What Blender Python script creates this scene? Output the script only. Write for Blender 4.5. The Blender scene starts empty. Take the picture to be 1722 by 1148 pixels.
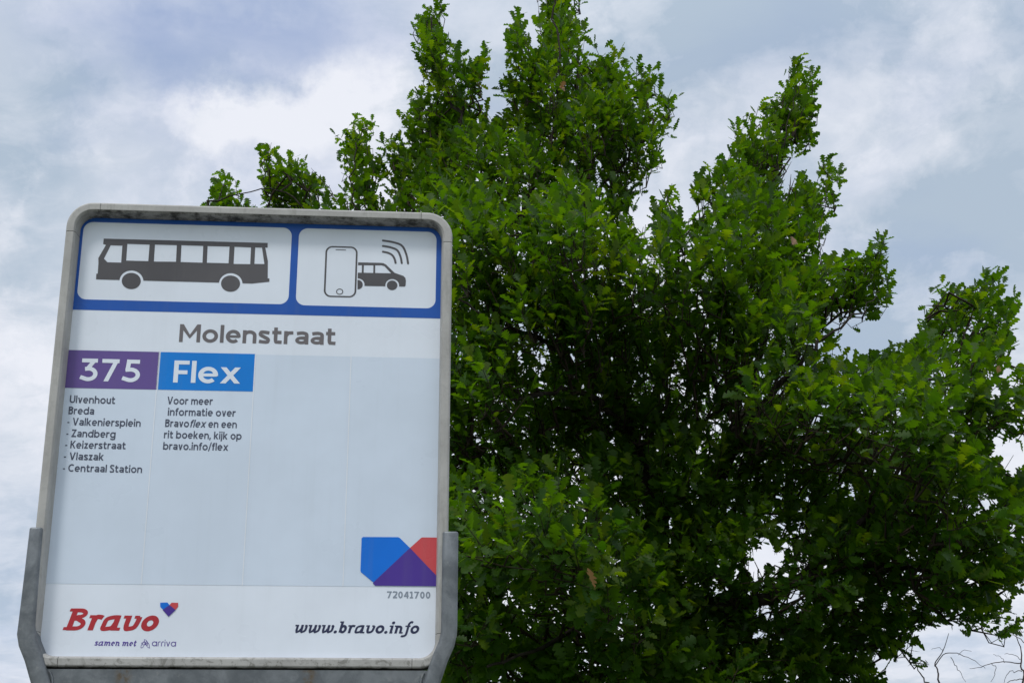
import bpy, bmesh, math, random
import numpy as np
from mathutils import Vector, geometry
random.seed(11); rng = np.random.default_rng(11)
R = math.radians
scene = bpy.context.scene
col = scene.collection

# ------------------------------------------------------------------ camera
F = 2283.0                       # focal length in photo pixels (photo 1722 wide)
PITCH = R(16.83)
CAM = Vector((0.0, 0.0, 1.6))
cd = bpy.data.cameras.new('camera'); cam = bpy.data.objects.new('camera', cd); col.objects.link(cam)
cd.sensor_width = 36; cd.lens = 36 * F / 1722.0; cd.clip_start = 0.05; cd.clip_end = 3000
cam.location = CAM; cam.rotation_euler = (R(90) + PITCH, 0, 0)
cd.dof.use_dof = False
scene.camera = cam
ct, st = math.cos(PITCH), math.sin(PITCH)

def ray(px, py):
    a = (px - 861.0) / F; b = -(py - 574.0) / F
    return Vector((a, ct - b * st, st + b * ct))
def at(px, py, Y):
    d = ray(px, py); return CAM + d * (Y / d.y)
def project(P):                  # P (n,3) -> photo pixels
    X = P[:, 0] - CAM.x; Yw = P[:, 1] - CAM.y; Z = P[:, 2] - CAM.z
    f = Yw * ct + Z * st; u = -Yw * st + Z * ct
    f = np.maximum(f, 1e-3)
    return 861 + F * X / f, 574 - F * u / f

# ------------------------------------------------------------------ light
SUN_EL, SUN_AZ = R(54), R(212)   # azimuth clockwise from +Y: behind the viewer, to the left
scene.view_settings.view_transform = 'Standard'; scene.view_settings.look = 'None'
scene.view_settings.exposure = 0.0; scene.view_settings.gamma = 1.0
scene.view_settings.use_curve_mapping = False
sd = bpy.data.lights.new('sun', 'SUN'); sun = bpy.data.objects.new('sun', sd); col.objects.link(sun)
sd.energy = 1.4; sd.angle = R(12); sd.color = (1.0, 0.97, 0.92)
sdir = Vector((math.sin(SUN_AZ) * math.cos(SUN_EL), math.cos(SUN_AZ) * math.cos(SUN_EL), math.sin(SUN_EL)))
sun.rotation_euler = sdir.to_track_quat('Z', 'Y').to_euler()

world = bpy.data.worlds.new('World'); scene.world = world; world.use_nodes = True
nt = world.node_tree; nt.nodes.clear()
class NB:
    """small node-building helper"""
    def __init__(s, t): s.t = t; s.L = t.links
    def n(s, ty, **k):
        x = s.t.nodes.new(ty)
        for a, b in k.items(): setattr(x, a, b)
        return x
    def put(s, sock, v):
        if isinstance(v, bpy.types.NodeSocket): s.L.new(v, sock)
        else: sock.default_value = v
    def m(s, op, a, b=0.0, c=None, clamp=False):
        x = s.n('ShaderNodeMath', operation=op, use_clamp=clamp)
        s.put(x.inputs[0], a); s.put(x.inputs[1], b)
        if c is not None: s.put(x.inputs[2], c)
        return x.outputs[0]
    def vm(s, op, a, b=None, out=0, scale=None):
        x = s.n('ShaderNodeVectorMath', operation=op); s.put(x.inputs[0], a)
        if b is not None: s.put(x.inputs[1], b)
        if scale is not None: s.put(x.inputs['Scale'], scale)
        return x.outputs[out]
    def noise(s, vec, scale, detail=5, rough=.55, out=0, w=0.0):
        x = s.n('ShaderNodeTexNoise'); s.put(x.inputs['Vector'], vec)
        x.inputs['Scale'].default_value = scale; x.inputs['Detail'].default_value = detail
        x.inputs['Roughness'].default_value = rough
        x.inputs['Distortion'].default_value = w
        return x.outputs[out]
    def ramp(s, v, lo, hi, a=0.0, b=1.0, smooth=True):
        x = s.n('ShaderNodeMapRange', interpolation_type='SMOOTHSTEP' if smooth else 'LINEAR')
        s.put(x.inputs['Value'], v)
        for k, q in zip(('From Min', 'From Max', 'To Min', 'To Max'), (lo, hi, a, b)): x.inputs[k].default_value = q
        return x.outputs[0]
    def mix(s, f, a, b, bt='MIX'):
        x = s.n('ShaderNodeMix', data_type='RGBA', blend_type=bt)
        s.put(x.inputs[0], f)
        for i, v in ((6, a), (7, b)):
            s.put(x.inputs[i], v if isinstance(v, bpy.types.NodeSocket) else (*v, 1.0) if len(v) == 3 else v)
        return x.outputs[2]

w = NB(nt)
STR = 0.1
tc = w.n('ShaderNodeTexCoord').outputs['Generated']
sky = w.n('ShaderNodeTexSky', sky_type='NISHITA'); sky.sun_disc = False
sky.sun_elevation = SUN_EL; sky.sun_rotation = SUN_AZ; sky.air_density = 1.0; sky.dust_density = 0.6
# cloud deck: the direction is projected on a high flat layer, then warped
sep = w.n('ShaderNodeSeparateXYZ'); w.L.new(tc, sep.inputs[0])
zz = w.m('ADD', w.m('MAXIMUM', sep.outputs[2], 0.0), 0.22)
cmb = w.n('ShaderNodeCombineXYZ')
w.put(cmb.inputs[0], w.m('DIVIDE', sep.outputs[0], zz)); w.put(cmb.inputs[1], w.m('DIVIDE', sep.outputs[1], zz))
P0 = cmb.outputs[0]
warp = w.vm('SUBTRACT', w.noise(P0, 2.2, 4, .55, out=1), (.5, .5, .5))
P = w.vm('ADD', P0, w.vm('SCALE', warp, scale=0.35))
wd = w.vm('SUBTRACT', w.noise(tc, 8.0, 8, .62, out=1), (.5, .5, .5))
Dw = w.vm('ADD', tc, w.vm('SCALE', wd, scale=0.17))
def bump(px, py, r_px, sx=1.0, sy=1.0, ang=0.0):
    """soft patch of the cloud deck centred on one direction of the sky"""
    d = ray(px, py).normalized()
    ex = Vector((1, 0, 0)); ey = d.cross(ex).normalized() * -1; ex = ey.cross(d) * -1
    if ex.x < 0: ex = -ex
    if ey.z < 0: ey = -ey
    c, s_ = math.cos(ang), math.sin(ang)
    a = ex * c + ey * s_; b = ey * c - ex * s_
    df = w.vm('SUBTRACT', Dw, tuple(d))
    qa = w.m('MULTIPLY', w.vm('DOT_PRODUCT', df, tuple(a), out=1), F / (r_px * sx))
    qb = w.m('MULTIPLY', w.vm('DOT_PRODUCT', df, tuple(b), out=1), F / (r_px * sy))
    front = w.m('GREATER_THAN', w.vm('DOT_PRODUCT', tc, tuple(d), out=1), 0.2)
    r2 = w.m('ADD', w.m('MULTIPLY', qa, qa), w.m('MULTIPLY', qb, qb))
    return w.m('MULTIPLY', w.m('EXPONENT', w.m('MULTIPLY', r2, -1.0)), front)
def addall(base, items):
    for k, b in items: base = w.m('MULTIPLY_ADD', b, k, base)
    return base
n1 = w.noise(P, 1.5, 6, .55)
n2 = w.noise(P, 3.2, 9, .62)
n3 = w.noise(Dw, 6.5, 8, .55)
# how closed the deck is (1 = cloud, 0 = blue)
cover = addall(w.ramp(n1, .30, .52, .62, 1.0), [
    (-.60, bump(350, 60, 150, 1.7, .75)), (-.42, bump(560, -10, 130, 1.1, 1.0)), (-.25, bump(270, 190, 90, .7, 1.4)),
    (.40, bump(330, 215, 90, 1.3, .6)), (.40, bump(520, 190, 110, 1.3, .8)), (-.22, bump(20, 1080, 100, .8, .8)),
    (-.15, bump(30, 900, 110, .8, .9))])
cover = w.m('MINIMUM', w.m('MAXIMUM', cover, 0.0), 1.0)
# how bright the cloud is (0 grey - 1 white)
lum = addall(w.ramp(n2, .38, .60, .08, .60), [
    (.36, w.ramp(n3, .43, .58)),
    (.55, bump(500, 190, 120, 1.2, .9)), (.32, bump(330, 260, 200, 1.4, .6)), (.22, bump(180, 330, 140, 1.0, 1.0)),
    (.32, bump(50, 560, 160, .7, 1.2)), (-.45, bump(40, 250, 150, .8, 1.4)),
    (.42, bump(1540, 190, 120, .45, 2.0, -.45)), (.25, bump(1430, 330, 120, .6, 1.5, -.3)),
    (-.45, bump(1700, 330, 240, .8, 1.7)), (-.40, bump(1230, 60, 220, 1.2, .8)), (-.25, bump(1480, 500, 180, 1.2, .8)), (.15, bump(1100, 330, 120, 1.0, .7)),
    (.40, bump(1250, 950, 400, 1.6, .6))])
lum = w.m('MINIMUM', w.m('MAXIMUM', lum, 0.0), 1.0)
S = 1.0 / STR
cl = w.mix(lum, (.44*S, .535*S, .65*S), (.84*S, .865*S, .94*S))
blue = w.mix(.65, sky.outputs[0], (.34*S, .46*S, .76*S))
skycol = w.mix(cover, blue, cl)
# an overcast deck is brighter overhead than near the horizon
hi_ = w.ramp(sep.outputs[2], .45, 1.0, 1.0, 2.1)
hv = w.n('ShaderNodeCombineXYZ')
for i in range(3): w.put(hv.inputs[i], hi_)
skycol = w.mix(1.0, skycol, hv.outputs[0], 'MULTIPLY')
bg = w.n('ShaderNodeBackground'); bg.inputs['Strength'].default_value = STR
w.L.new(skycol, bg.inputs['Color'])
wo = w.n('ShaderNodeOutputWorld'); w.L.new(bg.outputs[0], wo.inputs[0])

# ------------------------------------------------------------------ helpers
def tag(o, label=None, cat=None, group=None, kind=None):
    if label: o['label'] = label
    if cat: o['category'] = cat
    if group: o['group'] = group
    if kind: o['kind'] = kind
    return o
def mesh_obj(name, verts, faces, mat, parent=None, smooth=False):
    me = bpy.data.meshes.new(name); me.from_pydata([tuple(v) for v in verts], [], faces); me.update()
    if mat: me.materials.append(mat)
    if smooth: me.polygons.foreach_set('use_smooth', [True] * len(me.polygons))
    o = bpy.data.objects.new(name, me); col.objects.link(o)
    if parent: o.parent = parent
    return o
def empty(name, loc=(0, 0, 0), rz=0.0):
    o = bpy.data.objects.new(name, None); col.objects.link(o); o.location = loc; o.rotation_euler = (0, 0, rz)
    o.empty_display_size = .1
    return o
def material(name, rough=.5, metal=0.0, spec=.5):
    m = bpy.data.materials.new(name); m.use_nodes = True
    b = NB(m.node_tree); p = m.node_tree.nodes['Principled BSDF']
    p.inputs['Roughness'].default_value = rough; p.inputs['Metallic'].default_value = metal
    p.inputs['Specular IOR Level'].default_value = spec
    return m, b, p
def objco(b): return b.n('ShaderNodeTexCoord').outputs['Object']

# ------------------------------------------------------------------ materials
def print_mat(name, rgb, rough=.32, var=.06, grime=.05):
    m, b, p = material(name, rough, 0, .32)
    c = objco(b)
    f = b.ramp(b.noise(c, 5, 4, .6), .3, .7)
    dark = tuple(x * (1 - var * 2) for x in rgb)
    s1 = b.n('ShaderNodeMapping'); b.put(s1.inputs[0], c); s1.inputs['Scale'].default_value = (60, 60, 3)
    st_ = b.ramp(b.noise(s1.outputs[0], 1, 4, .6), .5, .8)
    a = b.mix(f, rgb, dark)
    a = b.mix(b.m('MULTIPLY', st_, grime * 2), a, (.20, .20, .17))
    sp = b.ramp(b.noise(c, 130, 2, .6), .73, .78)
    a = b.mix(b.m('MULTIPLY', sp, b.m('MULTIPLY', b.ramp(b.noise(c, 11, 2), .5, .62), .35)), a, (.10, .10, .08))
    b.L.new(a, p.inputs['Base Color'])
    b.L.new(b.ramp(b.noise(c, 8, 4, .6), .3, .7, rough - .07, rough + .12), p.inputs['Roughness'])
    return m
M = {}
M['white'] = print_mat('white_film', (.78, .83, .905), grime=.02, var=.04)
M['strip'] = print_mat('grey_blue_film', (.665, .745, .85), grime=.02, var=.04)
M['line'] = print_mat('pale_line_film', (.80, .84, .90), grime=.01)
M['blue'] = print_mat('blue_film', (.016, .10, .43))
M['purple'] = print_mat('purple_film', (.135, .085, .29))
M['sky_blue'] = print_mat('bright_blue_film', (.002, .21, .68))
M['logo_blue'] = print_mat('logo_blue_film', (.001, .17, .72))
M['logo_red'] = print_mat('logo_red_film', (.64, .075, .085))
M['logo_purple'] = print_mat('logo_purple_film', (.075, .035, .29))
M['picto'] = print_mat('dark_grey_film', (.105, .10, .105), var=.12)
M['name'] = print_mat('mid_grey_film', (.165, .15, .155))
M['text'] = print_mat('slate_film', (.075, .085, .125))
M['pale'] = print_mat('pale_grey_film', (.26, .30, .36))
M['ink'] = print_mat('ink_blue_film', (.03, .035, .085))
M['red'] = print_mat('red_film', (.46, .03, .04))
M['violet'] = print_mat('violet_film', (.10, .055, .33))

# weathered aluminium frame
m, b, p = material('weathered_aluminium', .6, .08, .35); c = objco(b)
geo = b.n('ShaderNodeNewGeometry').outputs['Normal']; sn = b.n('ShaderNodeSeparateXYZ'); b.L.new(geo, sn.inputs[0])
base = b.mix(b.ramp(b.noise(c, 14, 6, .65), .3, .7), (.44, .43, .405), (.35, .34, .32))
sm = b.n('ShaderNodeMapping'); b.put(sm.inputs[0], c); sm.inputs['Scale'].default_value = (30, 30, 5)
base = b.mix(b.m('MULTIPLY', b.ramp(b.noise(sm.outputs[0], 3, 5, .7), .5, .72), .32), base, (.17, .17, .14))
# faces that look down turn near-black, broken up by noise
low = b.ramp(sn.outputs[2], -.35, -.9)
blotch = b.ramp(b.noise(c, 45, 6, .75), .34, .60, 1.0, .35)
base = b.mix(b.m('MULTIPLY', low, blotch), base, (.022, .020, .013))
spots = b.ramp(b.noise(c, 75, 5, .75, w=.6), .52, .60)
sz = b.n('ShaderNodeSeparateXYZ'); b.put(sz.inputs[0], c)
bottom = b.ramp(sz.outputs[2], -.333, -.341)
base = b.mix(b.m('MULTIPLY', spots, b.m('MULTIPLY_ADD', bottom, .38, .08)), base, (.06, .055, .035))
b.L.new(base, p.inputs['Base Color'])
bp = b.n('ShaderNodeBump'); bp.inputs['Strength'].default_value = .25; bp.inputs['Distance'].default_value = .001
b.put(bp.inputs['Height'], b.noise(c, 220, 4, .7)); b.L.new(bp.outputs[0], p.inputs['Normal'])
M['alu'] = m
m, b, p = material('joint_dark', .9, 0, .1); p.inputs['Base Color'].default_value = (.012, .012, .012, 1); M['dark'] = m
# galvanised steel
m, b, p = material('galvanised_steel', .55, .55, .4); c = objco(b)
v = b.n('ShaderNodeTexVoronoi'); b.put(v.inputs['Vector'], b.vm('ADD', c, b.vm('SCALE', b.noise(c, 40, 3, .6, out=1), scale=.02))); v.inputs['Scale'].default_value = 70
base = b.mix(b.ramp(b.noise(c, 26, 7, .7, w=.4), .34, .68), (.13, .142, .152), (.235, .25, .26))
base = b.mix(b.m('MULTIPLY', b.m('SUBTRACT', 1.0, v.outputs['Distance']), .25), base, (.15, .165, .175))
base = b.mix(b.m('MULTIPLY', b.ramp(b.noise(c, 60, 5, .7), .58, .72), .5), base, (.30, .30, .29))
sx = b.n('ShaderNodeSeparateXYZ'); b.put(sx.inputs[0], c)
rust = b.m('MULTIPLY', b.ramp(b.m('ABSOLUTE', b.m('ADD', b.m('ADD', b.m('ABSOLUTE', b.m('ADD', sx.outputs[0], .035)), -.142), b.m('MULTIPLY', b.noise(c, 30, 3), .012))), .016, .002),
           b.ramp(b.noise(c, 45, 5, .7), .40, .62))
rz = b.ramp(sx.outputs[2], -.44, -.385)
base = b.mix(b.m('MULTIPLY', b.m('MULTIPLY', rust, rz), .8), base, (.13, .075, .02))
b.L.new(base, p.inputs['Base Color'])
b.L.new(b.ramp(b.noise(c, 20, 4, .6), .3, .7, .42, .7), p.inputs['Roughness'])
bp = b.n('ShaderNodeBump'); bp.inputs['Strength'].default_value = .3; bp.inputs['Distance'].default_value = .001
b.put(bp.inputs['Height'], b.noise(c, 130, 5, .7)); b.L.new(bp.outputs[0], p.inputs['Normal'])
M['galv'] = m
# bark
m, b, p = material('bark', .9, 0, .2); c = objco(b)
sm = b.n('ShaderNodeMapping'); b.put(sm.inputs[0], c); sm.inputs['Scale'].default_value = (1, 1, .25)
n_ = b.noise(sm.outputs[0], 22, 6, .7)
b.L.new(b.mix(b.ramp(n_, .35, .65), (.016, .013, .010), (.045, .038, .030)), p.inputs['Base Color'])
bp = b.n('ShaderNodeBump'); bp.inputs['Distance'].default_value = .02; b.put(bp.inputs['Height'], n_); b.L.new(bp.outputs[0], p.inputs['Normal'])
M['bark'] = m
m, b, p = material('twig_bark', .85, 0, .2); c = objco(b)
b.L.new(b.mix(b.ramp(b.noise(c, 12, 4), .35, .65), (.022, .016, .012), (.05, .036, .026)), p.inputs['Base Color']); M['twig'] = m
# leaves: tint attribute 0..1 per leaf, object random for the single leaves
def leaf_mat(name, lo, mid, hi, tr_mul=(3.3, 3.0, .4), transl=.54):
    m, b, p = material(name, .48, 0, .22)
    at_ = b.n('ShaderNodeAttribute', attribute_name='tint').outputs['Fac']
    rnd = b.n('ShaderNodeObjectInfo').outputs['Random']
    t = b.m('FRACT', b.m('ADD', at_, rnd))
    cr = b.n('ShaderNodeValToRGB'); b.put(cr.inputs[0], t)
    e = cr.color_ramp.elements
    e[0].position = 0; e[0].color = (*lo, 1); e[1].position = 1; e[1].color = (*hi, 1)
    k = e.new(.55); k.color = (*mid, 1)
    c = objco(b)
    colr = b.mix(b.ramp(b.noise(c, 1.1, 3), .35, .65, 0, .5), cr.outputs[0], tuple(x * 1.35 for x in mid))
    geo_ = b.n('ShaderNodeNewGeometry')
    under = b.mix(geo_.outputs['Backfacing'], colr, b.mix(.25, colr, (.05, .09, .035)))
    b.L.new(under, p.inputs['Base Color'])
    tr = b.n('ShaderNodeBsdfTranslucent'); b.L.new(b.mix(1.0, colr, tr_mul, 'MULTIPLY'), tr.inputs['Color'])
    ms = b.n('ShaderNodeMixShader'); ms.inputs[0].default_value = transl
    b.L.new(p.outputs[0], ms.inputs[1]); b.L.new(tr.outputs[0], ms.inputs[2])
    out = m.node_tree.nodes['Material Output']; b.L.new(ms.outputs[0], out.inputs['Surface'])
    return m
M['leaf'] = leaf_mat('oak_leaf', (.011, .042, .004), (.031, .074, .004), (.080, .122, .006))
M['dead'] = leaf_mat('dead_leaf', (.20, .10, .05), (.28, .16, .08), (.22, .13, .06), (1.3, 1.1, .8), .3)
# ground
m, b, p = material('grass_ground', .95, 0, .1); c = objco(b)
b.L.new(b.mix(b.ramp(b.noise(c, .8, 8, .7), .35, .65), (.045, .085, .02), (.10, .12, .045)), p.inputs['Base Color']); M['grass'] = m
m, b, p = material('concrete_paving', .85, 0, .3); c = objco(b)
br = b.n('ShaderNodeTexBrick'); b.put(br.inputs['Vector'], c); br.inputs['Scale'].default_value = 3.3
br.inputs['Mortar Size'].default_value = .012
for i, q in ((1, (.30, .29, .27, 1)), (2, (.24, .235, .22, 1)), (3, (.07, .065, .05, 1))): br.inputs[i].default_value = q
b.L.new(br.outputs[0], p.inputs['Base Color']); M['paving'] = m

# ------------------------------------------------------------------ ground
g = mesh_obj('ground', [(-1500, -1500, 0), (1500, -1500, 0), (1500, 1500, 0), (-1500, 1500, 0)], [(0, 1, 2, 3)], M['grass']); tag(g, kind='structure')
bm = bmesh.new(); bmesh.ops.create_cube(bm, size=1)
for v_ in bm.verts: v_.co = Vector((v_.co.x * 24, v_.co.y * 4.2 + .9, v_.co.z * .12 + .06 - .0))
me = bpy.data.meshes.new('pavement'); bm.to_mesh(me); bm.free(); me.materials.append(M['paving'])
pv = bpy.data.objects.new('pavement', me); col.objects.link(pv); tag(pv, kind='structure')

# ================================================================== THE SIGN
PSI = R(4.53)
U = Vector((math.cos(PSI), math.sin(PSI), 0)); N = Vector((math.sin(PSI), -math.cos(PSI), 0))
d0 = ray(430, 740); C0 = CAM + d0 * (2.1 / d0.y)        # centre of the printed face
def S_(px, py, n=0.0):
    """photo position -> coordinates on the sign's face (n metres in front of it)"""
    d = ray(px, py); t = ((C0 - CAM).dot(N) + n) / d.dot(N)
    q = CAM + d * t - C0
    return q.dot(U), q.z
sign = empty('bus_stop_sign', (C0.x, C0.y, C0.z), PSI)    # local x = U, local -y = N (towards the viewer), local z = up
# everything of the sign is built in local coordinates: (u, -n, v)
sign_loc = lambda u, v, n: (u, -n, v)

def cdt_mesh(name, polys, mat, parent, n, negs=()):
    """flat sheet: union of polys minus negs, one clean triangulation"""
    allp = [list(q) for q in polys] + [list(q) for q in negs]
    vs, fs = [], []
    for q in allp:
        out = []
        for a in q:
            if not out or (abs(a[0] - out[-1][0]) + abs(a[1] - out[-1][1])) > 1e-6: out.append(a)
        if abs(out[0][0] - out[-1][0]) + abs(out[0][1] - out[-1][1]) < 1e-6: out.pop()
        area = sum(out[i][0] * out[(i+1) % len(out)][1] - out[(i+1) % len(out)][0] * out[i][1] for i in range(len(out)))
        if area < 0: out.reverse()
        k = len(vs); vs += [Vector((a[0] * 10, a[1] * 10)) for a in out]; fs.append(list(range(k, len(vs))))
    ov, oe, of, _, _, orig = geometry.delaunay_2d_cdt(vs, [], fs, 1, 1e-6, True)
    npos = len(polys); tri = []
    for f_, og in zip(of, orig):
        if og and all(i < npos for i in og): tri.append(tuple(f_))
    verts = [sign_loc(v_.x / 10, v_.y / 10, n) for v_ in ov]
    used = sorted({i for t in tri for i in t}); mp = {i: k for k, i in enumerate(used)}
    o = mesh_obj(name, [verts[i] for i in used], [tuple(mp[i] for i in t) for t in tri], mat, parent)
    return o
def PX(pts): return [S_(*q) for q in pts]
def circle(cx, cy, rx, ry, k=40): return [(cx + rx * math.cos(2*math.pi*i/k), cy + ry * math.sin(2*math.pi*i/k)) for i in range(k)]
def rrect(u0, v0, u1, v1, r, k=10, rr=None):
    """rounded rectangle; rr = (bl, br, tr, tl) radii"""
    rr = rr or (r, r, r, r); out = []
    for (cx, cy, a0, q) in ((u0, v0, 180, 0), (u1, v0, 270, 1), (u1, v1, 0, 2), (u0, v1, 90, 3)):
        rad = rr[q]; ox = rad if cx == u0 else -rad; oy = rad if cy == v0 else -rad
        for i in range(k + 1):
            a = R(a0 + 90 * i / k); out.append((cx + ox + rad * math.cos(a), cy + oy + rad * math.sin(a)))
    return out
def ribbon(pts, wd, w1=None):
    """stroke along a centre line with mitred joins and butt ends"""
    pts = [q for i, q in enumerate(pts) if i == 0 or math.hypot(q[0]-pts[i-1][0], q[1]-pts[i-1][1]) > 1e-5]
    n_ = len(pts); Lp, Rp = [], []
    for i, (x, y) in enumerate(pts):
        a = pts[max(i-1, 0)]; c = pts[min(i+1, n_-1)]
        if i == 0: t0 = t1 = (c[0]-x, c[1]-y)
        elif i == n_-1: t0 = t1 = (x-a[0], y-a[1])
        else: t0 = (x-a[0], y-a[1]); t1 = (c[0]-x, c[1]-y)
        l0 = math.hypot(*t0) or 1; l1 = math.hypot(*t1) or 1
        nx = -(t0[1]/l0 + t1[1]/l1); ny = (t0[0]/l0 + t1[0]/l1); l = math.hypot(nx, ny) or 1; nx /= l; ny /= l
        cs = max(.35, nx * (-t0[1]/l0) + ny * (t0[0]/l0))
        h = (wd if w1 is None else wd + (w1-wd) * i/(n_-1)) / 2 / cs
        Lp.append((x + nx*h, y + ny*h)); Rp.append((x - nx*h, y - ny*h))
    return Lp + Rp[::-1]
def spline(pts, k=7):
    out = []; n_ = len(pts)
    for i in range(n_ - 1):
        p0 = pts[max(i-1, 0)]; p1 = pts[i]; p2 = pts[i+1]; p3 = pts[min(i+2, n_-1)]
        for j in range(k):
            t = j / k
            out.append(tuple(.5*((2*p1[q]) + (-p0[q]+p2[q])*t + (2*p0[q]-5*p1[q]+4*p2[q]-p3[q])*t*t + (-p0[q]+3*p1[q]-3*p2[q]+p3[q])*t**3) for q in (0, 1)))
    out.append(pts[-1]); return out
def arc(cx, cy, rx, ry, a0, a1, k=None):
    k = k or max(4, int(abs(a1-a0) / 11))
    return [(cx + rx*math.cos(R(a0+(a1-a0)*i/k)), cy + ry*math.sin(R(a0+(a1-a0)*i/k))) for i in range(k+1)]
def ring(cx, cy, rx, ry, wd):
    return [ribbon(arc(cx, cy, rx, ry, 0, 185), wd), ribbon(arc(cx, cy, rx, ry, 180, 365), wd)]
def diag(x0, y0, x1, y1, wd):
    hx = wd * math.hypot(x1-x0, y1-y0) / abs(y1-y0) / 2
    return [(x0-hx, y0), (x0+hx, y0), (x1+hx, y1), (x1-hx, y1)]
def bar(x0, y0, x1, y1): return [(x0, y0), (x1, y0), (x1, y1), (x0, y1)]

# ---- sans alphabet: cap height 1, x-height X, strokes of width w; returns (polygons, advance width)
X = .73
def sans(ch, w):
    h = w/2; P = []
    def n_arch(x0, W, top=X):
        return [bar(x0, 0, x0+w, top), ribbon(arc(x0+W/2, top-h-.21, W/2-h, .21, 172, 0) + [(x0+W-h, 0)], w)]
    if ch == 'M':
        W = 1.06; P = [[(0, 0), (0, 1), (w*1.0, 1), (W/2, .42), (W-w, 1), (W, 1), (W, 0), (W-w, 0), (W-w, .66), (W/2+w*.12, .22), (W/2-w*.12, .22), (w, .66), (w, 0)]]
    elif ch == 'U':
        W = .78; P = [ribbon([(h, 1)] + arc(W/2, .34, W/2-h, .34-h, 180, 360) + [(W-h, 1)], w)]
    elif ch == 'V':
        W = .86; P = [diag(w*.55, 1, W/2-.01, 0, w), diag(W-w*.55, 1, W/2+.01, 0, w)]
    elif ch == 'B':
        W = .68; P = [bar(0, 0, w, 1), ribbon([(h, 1-h), (.36, 1-h)] + arc(.36, .765, .23, .235-h, 90, -90) + [(h, .53)], w),
                      ribbon([(h, .53), (.38, .53)] + arc(.38, .265+h/2, W-.38-h, .265-h/2, 90, -90) + [(h, h)], w)]
    elif ch == 'Z':
        W = .70; P = [bar(0.02, 1-w, W-.02, 1), bar(0, 0, W, w), diag(w*.62, w*.2, W-w*.62, 1-w*.2, w)]
    elif ch == 'K':
        W = .74; P = [bar(0, 0, w, 1), diag(w*.9, .42, W-w*.6, 1, w*.95), diag(w*1.7, .55, W-w*.5, 0, w)]
    elif ch == 'C':
        W = .82; P = [ribbon(arc(.48, .5, .48-h, .5-h, 48, 312), w)]
    elif ch == 'S':
        W = .62; P = [ribbon(spline([(W-.05, .83), (W*.72, .95-h*.6), (W*.45, 1-h), (.12, .88), (.09, .70), (.22, .57), (W-.2, .43), (W-h-.01, .27), (W-.14, .10), (W*.48, h), (W*.22, .07), (.03, .19)]), w)]
    elif ch == 'F':
        W = .58; P = [bar(0, 0, w, 1), bar(0, 1-w, W, 1), bar(0, .47-h, W-.06, .47+h)]
    elif ch == 'o':
        W = .79; P = ring(W/2, X/2, W/2-h, X/2-h+.01, w)
    elif ch == 'l':
        W = w; P = [bar(0, 0, w, 1)]
    elif ch == 'i':
        W = w*1.1; P = [bar(0, 0, w, X), circle(h, 1-h*.9, w*.62, w*.62, 14)]
    elif ch == 'j':
        W = w*1.1; P = [ribbon([(h, X), (h, -.08), (h-.03, -.17), (h-.13, -.22)], w), circle(h, 1-h*.9, w*.62, w*.62, 14)]
    elif ch == 'e':
        W = .75; P = [ribbon(arc(W/2, X/2, W/2-h, X/2-h+.01, -8, 315), w), bar(h, X/2-h*.8, W-h*.6, X/2+h*.8)]
    elif ch == 'n': W = .70; P = n_arch(0, W)
    elif ch == 'h': W = .70; P = n_arch(0, W) + [bar(0, 0, w, 1)]
    elif ch == 'm': W = 1.04; P = n_arch(0, W/2+h) + n_arch(W/2-h, W/2+h)[1:]
    elif ch == 'u':
        W = .64; P = [ribbon([(h, X)] + arc(W/2, .21+h, W/2-h, .21, 180, 352), w), bar(W-w, 0, W, X)]
    elif ch == 'r':
        W = .47; P = [bar(0, 0, w, X), ribbon(spline([(h, X*.62), (w+.02, X-.13), (.27, X-h-.01), (W, X-h)]), w)]
    elif ch == 's':
        W = .58; k = X; P = [ribbon(spline([(W-.04, k*.83), (W*.55, k-h), (.13, k*.87), (.10, k*.68), (W*.5, k*.51), (W-.10, k*.34), (W-.12, k*.14), (W*.47, h), (.03, k*.17)]), w)]
    elif ch == 't':
        W = .50; P = [ribbon([(.09+h, X+.19), (.09+h, .23)] + spline([(.09+h, .23), (.12+h, .11), (.24+h*.4, h+.01), (W, .09)], 5)[1:], w), bar(0, X-w, W-.03, X)]
    elif ch == 'a':
        W = .68; P = [ribbon([(W-h, 0), (W-h, .42)] + spline([(W-h, .42), (W-h-.03, .58), (W*.52, X-h), (.08, X-.13)], 6)[1:], w)]
        P += ring(.33, .225, .33-h, .225-h, w*.92) + [ribbon([(W-h, 0), (W-h, .3)], w), ribbon([(.33, .45-h), (W-h, .45-h)], w), ribbon([(W-w*1.1, .12), (W-h, .20)], w)]
    elif ch in 'bpdg':
        W = .80; rg = ring(W/2 + (.0 if ch in 'bp' else 0), X/2, W/2-h, X/2-h+.01, w)
        if ch == 'b': P = rg + [bar(0, 0, w, 1)]
        if ch == 'p': P = rg + [bar(0, -.24, w, X)]
        if ch == 'd': P = rg + [bar(W-w, 0, W, 1)]
        if ch == 'g': P = rg + [ribbon([(W-h, X), (W-h, -.02)] + spline([(W-h, -.02), (W-.14, -.17), (W*.45, -.24+h*.3), (.07, -.14)], 5)[1:], w)]
    elif ch == 'f':
        W = .42; P = [ribbon(spline([(W+.03, 1-h-.01), (.24+h, 1-h), (.09+h, .84), (.09+h, .7)], 6) + [(.09+h, 0)], w), bar(0, X-w, W-.03, X)]
    elif ch == 'k':
        W = .68; P = [bar(0, 0, w, 1), diag(w*.9, .28, W-w*.7, X, w*.95), diag(w*1.55, .38, W-w*.6, 0, w)]
    elif ch == 'v':
        W = .64; P = [diag(w*.58, X, W/2-.01, 0, w), diag(W-w*.58, X, W/2+.01, 0, w)]
    elif ch == 'x':
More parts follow.
